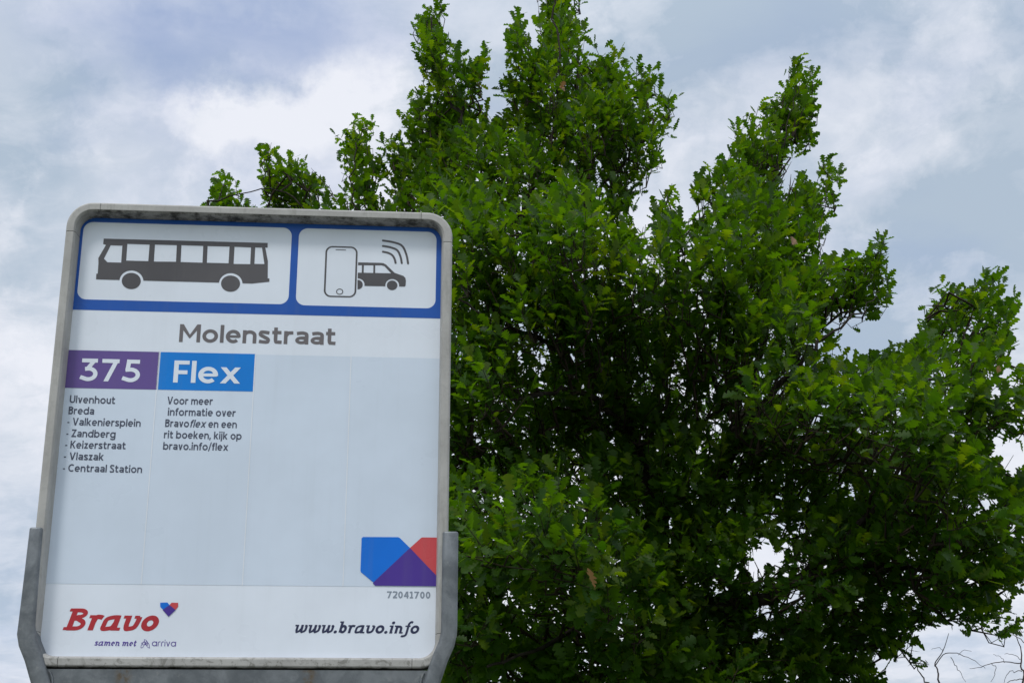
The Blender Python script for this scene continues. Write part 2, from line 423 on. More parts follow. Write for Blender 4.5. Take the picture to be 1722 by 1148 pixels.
        W = .76; P = [diag(w*.6, X, W-w*.6, 0, w), diag(W-w*.6, X, w*.6, 0, w)]
    elif ch == 'z':
        W = .54; P = [bar(.02, X-w, W-.02, X), bar(0, 0, W, w), diag(w*.7, w*.2, W-w*.7, X-w*.2, w)]
    elif ch == '-': W = .30; P = [bar(0, .36-h*.8, W, .36+h*.8)]
    elif ch == '.': W = w*1.2; P = [circle(w*.6, w*.6, w*.62, w*.62, 14)]
    elif ch == ',': W = w*1.2; P = [[(.02, w*1.1), (w*1.2, w*1.1), (w*.6, -.16), (-.03, -.16)]]
    elif ch == '/': W = .42; P = [diag(.03, -.12, W-.03, 1.05, w*.85)]
    elif ch == '3':
        W = .72; P = [bar(.05, 1-w, W-.03, 1), diag(.30, .54, W-w*.74-.02, 1-w*.3, w*.98), ribbon([(.20, .62-h)] + arc(.35, .315, W-.35-h, .315-h+.01, 88, -118, 20) + [(.03, .17)], w)]
    elif ch == '7':
        W = .70; P = [bar(0, 1-w, W, 1), diag(.12+h, 0, W-w*.56, 1-w*.1, w)]
    elif ch == '5':
        W = .72; P = [bar(.15, 1-w, W-.04, 1), ribbon([(.16+h, 1), (.11+h, .50)], w), ribbon([(.12, .62-h)] + arc(.34, .315, W-.34-h, .315-h+.01, 92, -118, 20) + [(.01, .17)], w)]
    elif ch == '2':
        W = .62; P = [ribbon(spline([(.03, .80), (.14, .93), (.32, 1-h), (W-.09, .88), (W-.07, .68), (W-.22, .43), (.10, .09)]), w), bar(.02, 0, W, w)]
    elif ch == '0': W = .66; P = ring(W/2, .5, W/2-h, .5-h, w)
    elif ch == '4': W = .68; P = [bar(.42, 0, .42+w, 1), bar(0, .22, W, .22+w), diag(.10, .25, .42, .97, w)]
    elif ch == '1': W = .50; P = [bar(.20, 0, .20+w, 1), ribbon([(.02, .80), (.22, .93)], w), bar(.03, 0, W, w)]
    elif ch == ' ': W = .24
    return P, W
# ---- slab italic alphabet (upright here, sheared when set)
def slab(ch, w):
    h = w/2; s = w*.62; e = .08; P = []; XS = .70
    if ch == 'B':
        W = .84; P = [bar(.10, 0, .10+w, 1), bar(-.02, 0, .3, s), bar(-.02, 1-s, .3, 1),
             ribbon([(.12, 1-w*.38), (.40, 1-w*.38)] + arc(.42, .765, .24, .235-w*.38, 90, -90)[1:] + [(.12, .53)], w*.80),
             ribbon([(.12, .53), (.44, .53)] + arc(.46, .275, .26, .275-w*.36, 78, -90)[1:] + [(.12, w*.36)], w*.84)]
    elif ch == 'r':
        W = .52; P = [bar(.10, 0, .10+w, XS), bar(-.01, XS-s, .12, XS), ribbon(spline([(.12+h, XS*.55), (.28, XS*.86), (.42, XS-h*.7), (W+.03, XS-h*1.05)]), w*.9)]
    elif ch == 'a':
        W = .80; P = [ribbon(spline([(W-.14, XS-h*.8), (.42, XS-h*.8), (.17, XS*.74), (h+.01, XS*.38), (.13, XS*.13), (.27, h*.7), (.48, XS*.20), (W-.24, XS*.5)]), w*.85),
                    bar(W-.10-w, 0, W-.10, XS), bar(W-.14, 0, W+.04, s)]
    elif ch == 'v':
        W = .74; P = [bar(-.02, XS-s, .12, XS), ribbon([(.08+h, XS), (.08+h, .26)] + spline([(.08+h, .26), (.13+h, .10), (.36, h*.85), (.54, .16), (W-h-.02, .38), (W-h, XS-.06)], 6)[1:], w*.92), bar(W-w*1.4, XS-s, W-h, XS)]
    elif ch == 'w':
        W = 1.0; P = [bar(-.02, XS-s, .10, XS), ribbon([(.08+h, XS), (.08+h, .24)] + spline([(.08+h, .24), (.13+h, .08), (.27, h*.9), (.44, .18), (.50, .36)], 6)[1:], w*.9),
                    bar(.46, .10, .46+w, XS), ribbon([(.46+h, .3)] + spline([(.46+h, .24), (.52+h, .08), (.68, h*.9), (W-.14, .20), (W-h, .46), (W-h-.01, XS*.86), (W-w-.03, XS-h)], 6), w*.9)]
    elif ch == 'o': W = .70; P = ring(W/2, XS/2, W/2-h, XS/2-h*.85, w)
    elif ch == 'b': W = .66; P = [bar(.08, 0.05, .08+w, 1.02), bar(-.02, 1.02-s, .12, 1.02)] + ring(.08+(W-.08)/2, XS/2, (W-.08)/2-h, XS/2-h*.85, w)
    elif ch == '.': W = w*1.25; P = [circle(w*.62, w*.5, w*.66, w*.66, 14)]
    elif ch == 'i': W = .36; P = [bar(.10, 0, .10+w, XS), bar(-.02, XS-s, .12, XS), bar(.10, 0, .34, s), circle(.12+h, .92, w*.66, w*.66, 14)]
    elif ch == 'n':
        W = .72; P = [bar(.08, 0, .08+w, XS), bar(-.03, XS-s, .10, XS), ribbon(arc(.08+.27, XS-h-.20, .27-h+.02, .20, 170, 0) + [(.08+.54-h+.02, 0)], w*.95), bar(.52, 0, W+.03, s)]
    elif ch == 'm':
        W = 1.06; P = [bar(.08, 0, .08+w, XS), bar(-.03, XS-s, .10, XS), ribbon(arc(.08+.24, XS-h-.2, .24-h+.02, .2, 170, 0) + [(.58-h, 0)], w*.95),
                     ribbon(arc(.5+.22, XS-h-.2, .24-h+.02, .2, 170, 0) + [(.98-h, 0)], w*.95), bar(.88, 0, W+.03, s)]
    elif ch == 'e': W = .58; P = [ribbon(arc(W/2, XS/2, W/2-h, XS/2-h*.9, -5, 305), w*.9), bar(h, XS*.5-s*.4, W-h, XS*.5+s*.4)]
    elif ch == 's': W = .50; k = XS; P = [ribbon(spline([(W-.03, k*.82), (W*.55, k-h), (.13, k*.86), (.11, k*.68), (W*.5, k*.51), (W-.10, k*.34), (W-.12, k*.14), (W*.47, h), (.02, k*.17)]), w*.9)]
    elif ch == 't': W = .44; P = [ribbon([(.10+h, XS+.2), (.10+h, .2)] + spline([(.10+h, .2), (.16+h, .07), (.28, h*.9), (W, .12)], 5)[1:], w), bar(.0, XS-s, W, XS)]
    elif ch == 'f': W = .46; P = [ribbon(spline([(W+.12, .95), (.34+h, 1.0), (.20+h, .86), (.18+h, .6)], 6) + spline([(.18+h, .1), (.14+h, -.14), (.02, -.24), (-.10, -.2)], 6), w*.9), bar(.04, XS-s, W, XS)]
    elif ch == ' ': W = .22
    return P, W
def light(ch, w):
    h = w/2; XL = .72
    if ch == 'a': W = .80; return ring(W/2, XL/2, W/2-h, XL/2-h, w) + [bar(W-w, 0, W, XL)], W
    if ch == 'r': W = .40; return [ribbon([(h, 0), (h, XL*.55)] + spline([(h, XL*.55), (h+.06, XL*.85), (.24, XL-h), (W, XL-h)], 5)[1:], w)], W
    if ch == 'i': W = w; return [bar(0, 0, w, XL), bar(0, .86, w, 1.0)], W
    if ch == 'v': W = .62; return [diag(w*.55, XL, W/2, 0, w), diag(W-w*.55, XL, W/2, 0, w)], W
    return [], .2
LAY = [0.0]
def text(name, s, p0, p1, cap, mat, parent, wt=.16, track=.11, font=sans, shear=0.0, n=.0006, shears=None, caps=None):
    """sets a line between two photo points on its baseline; cap = capital height in photo pixels"""
    u0, v0 = S_(*p0); u1, v1 = S_(*p1); H = S_(p0[0], p0[1]-cap)[1] - v0
    x = 0; polys = []; last = 0
    for i, ch in enumerate(s):
        P, W = font(ch, wt)
        sh = shears[i] if shears else shear
        for q in P: polys.append([(x + a + sh*b_, b_) for a, b_ in q])
        x += W + track; last = x - track
    sc = (u1-u0) / last
    polys = [[(u0 + a*sc, v0 + (v1-v0)*a/last + b_*H) for a, b_ in q] for q in polys]
    return cdt_mesh(name, polys, mat, parent, n)

# -------- face geometry from the photo
uL = S_(113, 600)[0]; uR = S_(741.5, 560)[0]; vT = S_(430, 373)[1]; vB = S_(400, 1106)[1]
print('SIGN', uL, uR, vT, vB, 'z', C0.z)
rin = .026
panel_poly = rrect(uL-.004, vB-.004, uR+.004, vT+.004, rin)
# printed board, 4 mm thick
k_ = len(panel_poly)
pv_ = [sign_loc(a, b_, 0) for a, b_ in panel_poly] + [sign_loc(a, b_, -.004) for a, b_ in panel_poly]
panel = mesh_obj('display_panel', pv_, [tuple(range(k_)), tuple(range(2*k_-1, k_-1, -1))] + [(i, i+k_, (i+1) % k_+k_, (i+1) % k_) for i in range(k_)], M['white'], sign)
E1, E2, E3, E4 = .0003, .0006, .0009, .0012
# blue header field with two white tiles cut out of it
vb = S_(430, 528)[1]
head = rrect(uL-.003, vb, uR+.003, vT+.003, .02, rr=(.0001, .0001, rin, rin))
t1 = rrect(S_(135, 440)[0], S_(310, 507.5)[1], S_(488.5, 440)[0], S_(310, 378)[1], .015)
t2 = rrect(S_(500.5, 440)[0], S_(620, 516)[1], S_(733.5, 440)[0], S_(620, 387)[1], .015)
cdt_mesh('blue_header', [head], M['blue'], panel, E1, [t1, t2])
# grey-blue timetable field and its thin pale dividers
vs1 = S_(430, 596)[1]; vs0 = S_(400, 983.5)[1]
cdt_mesh('timetable_field', [bar(uL-.003, vs0, uR+.003, vs1)], M['strip'], panel, E1)
for i, xx in enumerate((267.5, 429.5, 590.5)):
    uu = S_(xx, 600)[0]
    cdt_mesh('divider_line', [bar(uu-.0009, vs0, uu+.0009, vs1)], M['line'], panel, E2)
# route tiles
v0 = S_(190, 653.5)[1]; v1 = S_(190, 590)[1]
def band(xa, xb, name, mat):
    a = S_(xa, 620)[0]; b_ = S_(xb, 620)[0]
    return cdt_mesh(name, [bar(a, v0, b_, v1)], mat, panel, E2)
a_l = uL - .003
cdt_mesh('route_number_tile', [bar(a_l, v0, S_(266.2, 620)[0], v1)], M['purple'], panel, E2)
cdt_mesh('flex_tile', [bar(S_(268.3, 620)[0], v0, S_(428, 620)[0], v1)], M['sky_blue'], panel, E2)
text('route_number', '375', (133, 640), (234.5, 642.5), 37.5, M['white'], panel, .175, .15, n=E3)
text('flex_word', 'Flex', (291, 643.0), (403.5, 645), 37, M['white'], panel, .175, .09, n=E3)
text('stop_name', 'Molenstraat', (300.8, 574.8), (564, 580.0), 30, M['name'], panel, .185, .105, n=E1)

small = [('Ulvenhout', (117, 677.2), (193.3, 679.2)), ('Breda', (115, 696.2), (158, 697)), ('- Valkeniersplein', (113, 714.8), (236.3, 717.5)),
    ('- Zandberg', (111.3, 734.3), (194, 736)), ('- Keizerstraat', (109.3, 753.3), (211, 755.3)), ('- Vlaszak', (107.3, 772.7), (174, 774)),
    ('- Centraal Station', (105.5, 792.5), (238.6, 795)),
    ('Voor meer', (281, 679.5), (357.5, 680.8)), ('informatie over', (282, 698.5), (396, 700.3)),
    ('rit boeken, kijk op', (275.5, 736.5), (406, 739)), ('bravo.info/flex', (274, 755.7), (383.5, 757.5))]
for s_, p0, p1 in small:
    text('destination_line' if p0[0] < 260 else 'notice_line', s_, p0, p1, 12.9, M['text'], panel, .18, .11, n=E2)
ln = 'Bravoflex en een'
text('notice_line', ln, (277.5, 717.5), (398, 719.6), 12.9, M['text'], panel, .18, .11, n=E2, shears=[.22 if 5 <= i < 9 else 0 for i in range(len(ln))])

# pictogram: bus
Q = PX
bus = [(174.5, 401.3), (450.2, 408.6), (450, 416.6), (446.2, 416.5), (450.5, 439), (450.2, 468), (453, 468.2), (453, 473.8), (424, 476.8),
       (161.5, 469.8), (162, 460.2), (164.3, 460.2), (165.6, 442), (165.4, 434), (167.6, 430.2), (178.2, 412), (173.5, 410.4)]
wins = [[(186.2, 412.6), (205.8, 413.2), (203.8, 441.6), (180.8, 441.0), (174.8, 435.0)],
        [(214.2, 410.2), (251.6, 411.4), (249.4, 439.2), (212.2, 438.2)],
        [(260.6, 411.4), (297.4, 412.4), (296.0, 440.2), (258.8, 439.8)],
        [(305.2, 412.4), (341.8, 413.6), (340.6, 441.8), (303.8, 440.6)],
        [(349.2, 413.8), (386.0, 414.8), (384.4, 442.8), (347.8, 441.8)],
        [(394.4, 415.0), (422.2, 416.2), (420.8, 444.2), (392.8, 443.8)],
        [(429.2, 416.2), (440.6, 416.4), (444.6, 444.0), (427.8, 443.8)]]
def pxell(cx, cy, rx, ry):
    return Q([(cx + rx*math.cos(2*math.pi*i/44), cy + ry*math.sin(2*math.pi*i/44)) for i in range(44)])
cdt_mesh('bus_pictogram', [Q(bus)], M['picto'], panel, E1, [Q(q) for q in wins] + [pxell(221, 473, 20.2, 18.2), pxell(388, 477.3, 19.8, 18.0)])
for cx, cy in ((220.8, 472.5), (387.7, 476.9)): cdt_mesh('bus_wheel', [pxell(cx, cy, 16, 13.7)], M['picto'], panel, E1)
# pictogram: phone, taxi van, signal
def pxr(pts, wpx, closed=False):
    q = Q(pts); uw = abs(S_(pts[0][0]+wpx, pts[0][1])[0] - S_(pts[0][0], pts[0][1])[0])
    return ribbon(q, uw)
ph0 = S_(547.6, 455)[0]; ph1 = S_(598.7, 455)[0]; pv0 = S_(572, 498.6)[1]; pv1 = S_(572, 415.3)[1]
po = rrect(ph0-.0016, pv0-.0012, ph1+.0016, pv1+.0012, .0115); pi_ = rrect(ph0+.0012, pv0+.0012, ph1-.0012, pv1-.0012, .0090)
ph = cdt_mesh('phone_pictogram', [po], M['picto'], panel, E1, [pi_])
cdt_mesh('phone_speaker', [pxr([(564.5, 419.8), (581.8, 420.6)], 1.3)], M['picto'], panel, E1)
cdt_mesh('phone_button', [pxell(571.2, 490.4, 6.0, 5.1)], M['picto'], panel, E1, [pxell(571.2, 490.4, 4.5, 3.7)])
van = [(602.2, 441.2), (640, 442.0), (645, 442.6), (649.5, 445.2), (663.5, 458.8), (678, 463.8), (681.6, 467.2), (682.6, 472), (682, 480.4), (680.6, 482),
       (601, 480.6)]
vw = [[(601, 446.0), (608.6, 446.0), (608.4, 458.6), (601, 458.5)], [(612, 446.0), (628.0, 446.2), (627.6, 459.0), (611.4, 458.6)],
      [(631, 446.2), (641.5, 446.2), (646.5, 447.6), (657.8, 459.6), (630.8, 459.0)]]
vneg = [Q(q) for q in vw] + [pxell(659.6, 479.8, 11.6, 10.6), pxell(602.0, 478.6, 11.0, 10.4), Q([(590, 434), (601.9, 434), (601.4, 486), (590, 486)])]
cdt_mesh('van_pictogram', [Q(van)], M['picto'], panel, E1, vneg)
cdt_mesh('van_wheel', [pxell(659.4, 479.8, 8.9, 8.1)], M['picto'], panel, E1)
cdt_mesh('van_wheel', [pxell(601.6, 478.6, 8.4, 8.0)], M['picto'], panel, E1, [Q([(590, 466), (601.2, 466), (601.2, 492), (590, 492)])])
for (xa, ya), (xm, ym), (xb, yb) in (((644.0, 423.4), (659.4, 429.0), (665.2, 442.2)), ((644.0, 413.8), (668.0, 421.0), (675.6, 442.4)), ((644.0, 404.6), (676.0, 413.4), (686.2, 443.0))):
    pts = spline([(xa, ya), (xa+(xm-xa)*.55, ya+(ym-ya)*.33), (xm, ym), (xb-(xb-xm)*.28, yb-(yb-ym)*.5), (xb, yb)], 6)
    ca = [pxell(xa, ya, 1.75, 1.7), pxell(xb, yb, 1.75, 1.7)]
    cdt_mesh('signal_arc', [pxr(pts, 3.5)] + ca, M['picto'], panel, E1)
# large heart mark at the right edge
big_b = [(608.2, 904.5), (610.4, 902.4), (669.5, 902.7), (672.5, 904.2), (689.4, 920.8), (629, 979.6), (607.0, 961.5), (606.2, 959.0)]
big_r = [(689.4, 920.8), (708.5, 903.6), (711, 903.0), (742, 903.4), (742, 972)]
big_p = [(689.4, 920.8), (742, 972), (742, 985.2), (630.6, 984.2), (626.8, 979.8), (628.0, 978.6)]
def clipU(q): return [(min(a, uR+.003), b_) for a, b_ in q]
cdt_mesh('heart_mark_blue', [clipU(Q(big_b))], M['logo_blue'], panel, E3)
cdt_mesh('heart_mark_red', [clipU(Q(big_r))], M['logo_red'], panel, E2)
cdt_mesh('heart_mark_purple', [clipU(Q(big_p))], M['logo_purple'], panel, E4)
text('stop_code', '72041700', (650.5, 1005), (723.5, 1005.8), 11.6, M['pale'], panel, .205, .16, n=E1)
text('web_address', 'www.bravo.info', (493.5, 1063.2), (703.0, 1064.6), 19.4, M['ink'], panel, .20, .07, slab, .24, n=E1)
text('brand_word', 'Bravo', (106.0, 1058.6), (262.0, 1060.2), 36.5, M['red'], panel, .225, .05, slab, .26, n=E1)
text('partner_line', 'samen met', (158.5, 1084.6), (228.0, 1085.6), 10.2, M['violet'], panel, .19, .09, slab, .22, n=E1)
text('partner_word', 'arriva', (255.2, 1085.6), (295.6, 1086.2), 11.2, M['violet'], panel, .115, .13, light, n=E1)
em = []
for loop in ([(242.5, 1074.5), (246.0, 1075.5), (249.0, 1082), (247.2, 1084.6), (243.8, 1082.0), (242.5, 1074.5)],
             [(242.6, 1077.0), (244.2, 1081.0), (240.0, 1088.0), (237.0, 1088.6), (237.2, 1085.0), (242.6, 1077.0)],
             [(246.6, 1076.6), (251.0, 1083.0), (251.4, 1089.0), (248.2, 1087.2), (244.6, 1081.6), (246.6, 1076.6)],
             [(238.0, 1080.4), (243.2, 1078.6), (247.6, 1081.2), (243.4, 1083.4), (239.4, 1083.2), (238.0, 1080.4)]):
    for a, b_ in zip(loop[:-1], loop[1:]): em.append(pxr([a, b_], .75))
cdt_mesh('partner_emblem', em, M['violet'], panel, E1)
sh = [[(269.4, 1012.6), (281.4, 1012.2), (285.2, 1016.6), (278.6, 1024.0), (274.2, 1024.6), (269.6, 1019.8)],
      [(285.2, 1016.6), (288.6, 1012.6), (299.6, 1012.8), (299.6, 1019.6), (295.4, 1024.6), (291.4, 1022.6)],
      [(285.2, 1016.6), (295.4, 1025.0), (283.5, 1036.2), (273.6, 1024.8)]]
for q, mm, nm, e_ in zip(sh, ('logo_blue', 'logo_red', 'logo_purple'), ('small_heart_blue', 'small_heart_red', 'small_heart_purple'), (E1, E2, E3)):
    cdt_mesh(nm, [Q(q)], M[mm], panel, e_)

# -------- frame: four straight rails and four rounded corner pieces with hairline joints
prof = [(-.0015, 0.0), (0.0, .0235), (.0028, .0275), (.0125, .0275), (.0147, .0260), (.0158, .0225), (.0158, -.030), (-.0015, -.030)]
def sweep(name, centers, mat):
    """centers: list of (base point, outward dir) stations"""
    vs = []; k = len(prof)
    for (bx, by), (ox, oy) in centers:
        for w_, n_ in prof: vs.append(sign_loc(bx + ox*w_, by + oy*w_, n_))
    fs = [(i*k+j, i*k+(j+1) % k, (i+1)*k+(j+1) % k, (i+1)*k+j) for i in range(len(centers)-1) for j in range(k)]
    fs += [tuple(range(k)), tuple(range(len(vs)-1, len(vs)-k-1, -1))]
    o = mesh_obj(name, vs, fs, mat, sign)
    bm = bmesh.new(); bm.from_mesh(o.data); bmesh.ops.recalc_face_normals(bm, faces=bm.faces)
    bm.to_mesh(o.data); bm.free()
    bv = o.modifiers.new('soft_edge', 'BEVEL'); bv.width = .0007; bv.segments = 2; bv.limit_method = 'ANGLE'; bv.angle_limit = R(22)
    return o
j = .0005
cor = [((uL+rin, vB+rin), 180, 270), ((uR-rin, vB+rin), 270, 360), ((uR-rin, vT-rin), 0, 90), ((uL+rin, vT-rin), 90, 180)]
EXT = .010                       # corner pieces run on a little beyond the bend
for (cx, cy), a0, a1 in cor:
    stn = []
    for i in range(15):
        a = R(a0 + (a1-a0)*i/14); o_ = (math.cos(a), math.sin(a)); stn.append(((cx + rin*o_[0], cy + rin*o_[1]), o_))
    def ext(s, sg):
        (x, y), (ox, oy) = s; tx, ty = -oy*sg, ox*sg
        return ((x + tx*EXT, y + ty*EXT), (ox, oy))
    stn = [ext(stn[0], -1)] + stn + [ext(stn[-1], 1)]
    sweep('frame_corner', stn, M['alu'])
a = rin + EXT + j
rails = [((uL+a, vB), (uR-a, vB), (0, -1)), ((uR, vB+a), (uR, vT-a), (1, 0)), ((uR-a, vT), (uL+a, vT), (0, 1)), ((uL, vT-a), (uL, vB+a), (-1, 0))]
for p0, p1, o_ in rails:
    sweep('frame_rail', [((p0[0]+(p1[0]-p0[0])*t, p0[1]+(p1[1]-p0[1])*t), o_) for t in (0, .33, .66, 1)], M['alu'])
# dark core behind the joints
pin = [(-.0009, .0004), (.0007, .0228), (.0031, .0268), (.0123, .0268), (.0142, .0254), (.0152, .0221), (.0152, -.0293), (-.0009, -.0293)]
vs = []; loop_ = []
for (cx, cy), a0, a1 in cor:
    for i in range(13):
        a_ = R(a0 + (a1-a0)*i/12); loop_.append((cx, cy, math.cos(a_), math.sin(a_)))
for cx, cy, ox, oy in loop_:
    for w_, n_ in pin: vs.append(sign_loc(cx + ox*(rin+w_), cy + oy*(rin+w_), n_))
kk = len(pin); nl = len(loop_)
mesh_obj('joint_core', vs, [(i*kk+q, i*kk+(q+1) % kk, ((i+1) % nl)*kk+(q+1) % kk, ((i+1) % nl)*kk+q) for i in range(nl) for q in range(kk)], M['dark'], sign)
# back plate closing the box
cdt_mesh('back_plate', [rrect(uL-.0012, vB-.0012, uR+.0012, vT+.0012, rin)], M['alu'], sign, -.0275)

# -------- galvanised carrier: two bent arms, a cross plate, collar and pole
def arm(side):
    """square tube with rounded edges following the frame side, then bending under it"""
    s = side
    if s < 0: top = S_(60.5, 886, .031); bend = S_(42.5, 1068, .031); low = S_(69, 1150, .031)
    else: top = S_(757.6, 893, .031); bend = S_(752.0, 1070, .031); low = S_(722, 1150, .031)
    xo = top[0]; width = .0245 if s < 0 else .0245
    dx = low[0]-bend[0]; dy = low[1]-bend[1]; k = .16/abs(dy)
    cl = [(xo, top[1]), (xo, (top[1]+bend[1])/2), (xo, bend[1]+.016), (xo+dx*.02, bend[1]+.004), (xo+dx*.14, bend[1]-.010), (xo+dx*.5, bend[1]+dy*.45), (xo+dx, low[1]), (xo+dx*k, bend[1]+dy*k)]
    sec = []
    w_, nf, nb, ch = width/2, .0330, -.045, .0045
    sec = [(-w_, nf-ch), (-w_+ch*.3, nf-ch*.3), (-w_+ch, nf), (w_-ch, nf), (w_-ch*.3, nf-ch*.3), (w_, nf-ch), (w_, nb), (-w_, nb)]
    vs = []; kk = len(sec); n_ = len(cl)
    for i in range(n_):
        a = cl[max(i-1, 0)]; c = cl[min(i+1, n_-1)]; tx, ty = c[0]-a[0], c[1]-a[1]; l = math.hypot(tx, ty); tx /= l; ty /= l
        px_, py_ = -ty, tx                # across the arm; pointing +u when going down
        if px_ < 0: px_, py_ = -px_, -py_
        wf = (.80 + .28*min(i, 3)/3) if s < 0 else 1.0
        for q, n1 in sec: vs.append(sign_loc(cl[i][0]+px_*q*wf, cl[i][1]+py_*q*wf, n1))
    fs = [(i*kk+j_, i*kk+(j_+1) % kk, (i+1)*kk+(j_+1) % kk, (i+1)*kk+j_) for i in range(n_-1) for j_ in range(kk)]
    fs += [tuple(range(kk)), tuple(range(len(vs)-1, len(vs)-kk-1, -1))]
    o = mesh_obj('carrier_arm', vs, fs, M['galv'], sign)
    bm = bmesh.new(); bm.from_mesh(o.data); bmesh.ops.recalc_face_normals(bm, faces=bm.faces); bm.to_mesh(o.data); bm.free()
    bv = o.modifiers.new('soft_edge', 'BEVEL'); bv.width = .0028; bv.segments = 3; bv.limit_method = 'ANGLE'; bv.angle_limit = R(30)
    for f_ in o.data.polygons: f_.use_smooth = True
    return cl
cL = arm(-1); cR = arm(1)
def box(name, u0, u1, v0_, v1_, n0, n1, mat, parent=sign, bev=.0015):
    vs = [sign_loc(u, v_, n_) for n_ in (n0, n1) for v_ in (v0_, v1_) for u in (u0, u1)]
    o = mesh_obj(name, vs, [(0, 1, 3, 2), (4, 6, 7, 5), (0, 4, 5, 1), (2, 3, 7, 6), (0, 2, 6, 4), (1, 5, 7, 3)], mat, parent)
    bm = bmesh.new(); bm.from_mesh(o.data); bmesh.ops.recalc_face_normals(bm, faces=bm.faces); bm.to_mesh(o.data); bm.free()
    if bev: bv = o.modifiers.new('soft_edge', 'BEVEL'); bv.width = bev; bv.segments = 2
    return o
vbot = vB - .0158
# cross plate: trapezium sheet between the arms, under the frame
yt = vbot - .0025; yb = cL[-1][1]
def arm_u(cl, v_):
    for (a0, b0), (a1, b1) in zip(cl[:-1], cl[1:]):
        if b1 <= v_ <= b0: return a0 + (a1-a0)*(b0-v_)/(b0-b1)
    return cl[-1][0]
pl = [(arm_u(cL, yt)+.004, yt), (arm_u(cR, yt)-.004, yt), (arm_u(cR, yb+.002), yb+.002), (arm_u(cL, yb+.002), yb+.002)]
vs = [sign_loc(a_, b_, .0245) for a_, b_ in pl] + [sign_loc(a_, b_, .0185) for a_, b_ in pl]
o = mesh_obj('cross_plate', vs, [(3, 2, 1, 0), (4, 5, 6, 7), (0, 1, 5, 4), (1, 2, 6, 5), (2, 3, 7, 6), (3, 0, 4, 7)], M['galv'], sign)
# weld beads where plate and arms meet
for cl, sg in ((cL, 1), (cR, -1)):
    pts = []
    for i in range(16):
        v_ = yt - .004 - i*.008; pts.append((arm_u(cl, v_)+sg*(.0128+.004+.0012*math.sin(i*2.1)), v_))
    vs = []; 
    for (a_, b_) in pts:
        for k2 in range(6):
            t = 2*math.pi*k2/6; vs.append(sign_loc(a_ + .0022*math.cos(t), b_, .0245+.0022*math.sin(t)))
    fs = [(i*6+j_, i*6+(j_+1) % 6, (i+1)*6+(j_+1) % 6, (i+1)*6+j_) for i in range(15) for j_ in range(6)]
    mesh_obj('weld_bead', vs, fs, M['galv'], sign, True)
box('tray_plate', arm_u(cL, yt)+.014, arm_u(cR, yt)-.014, yt-.003, yt, -.044, .0180, M['galv'])
def cyl(name, cu, cn, z0, z1, r, mat, k=40):
    vs = []
    for z in (z0, z1):
        for i in range(k): a_ = 2*math.pi*i/k; vs.append((cu + r*math.cos(a_), -cn + r*math.sin(a_), z))
    fs = [(i, (i+1) % k, (i+1) % k+k, i+k) for i in range(k)] + [tuple(range(k-1, -1, -1)), tuple(range(k, 2*k))]
    o = mesh_obj(name, vs, fs, mat, sign)
    for f_ in o.data.polygons: f_.use_smooth = len(f_.vertices) == 4
    return o
um = (cL[-1][0]+cR[-1][0])/2
box('base_beam', cL[-1][0]-.02, cR[-1][0]+.02, yb-.05, yb, -.045, .031, M['galv'])
cyl('collar', um, -.01, yb-.17, yb-.052, .047, M['galv'])
cyl('pole', um, -.01, -C0.z+.12, yb-.10, .038, M['galv'])
cyl('foot_flange', um, -.01, -C0.z+.12, -C0.z+.135, .10, M['galv'])
tag(sign, 'bus stop sign in a weathered rounded aluminium frame held by a grey steel bracket', 'bus stop sign')

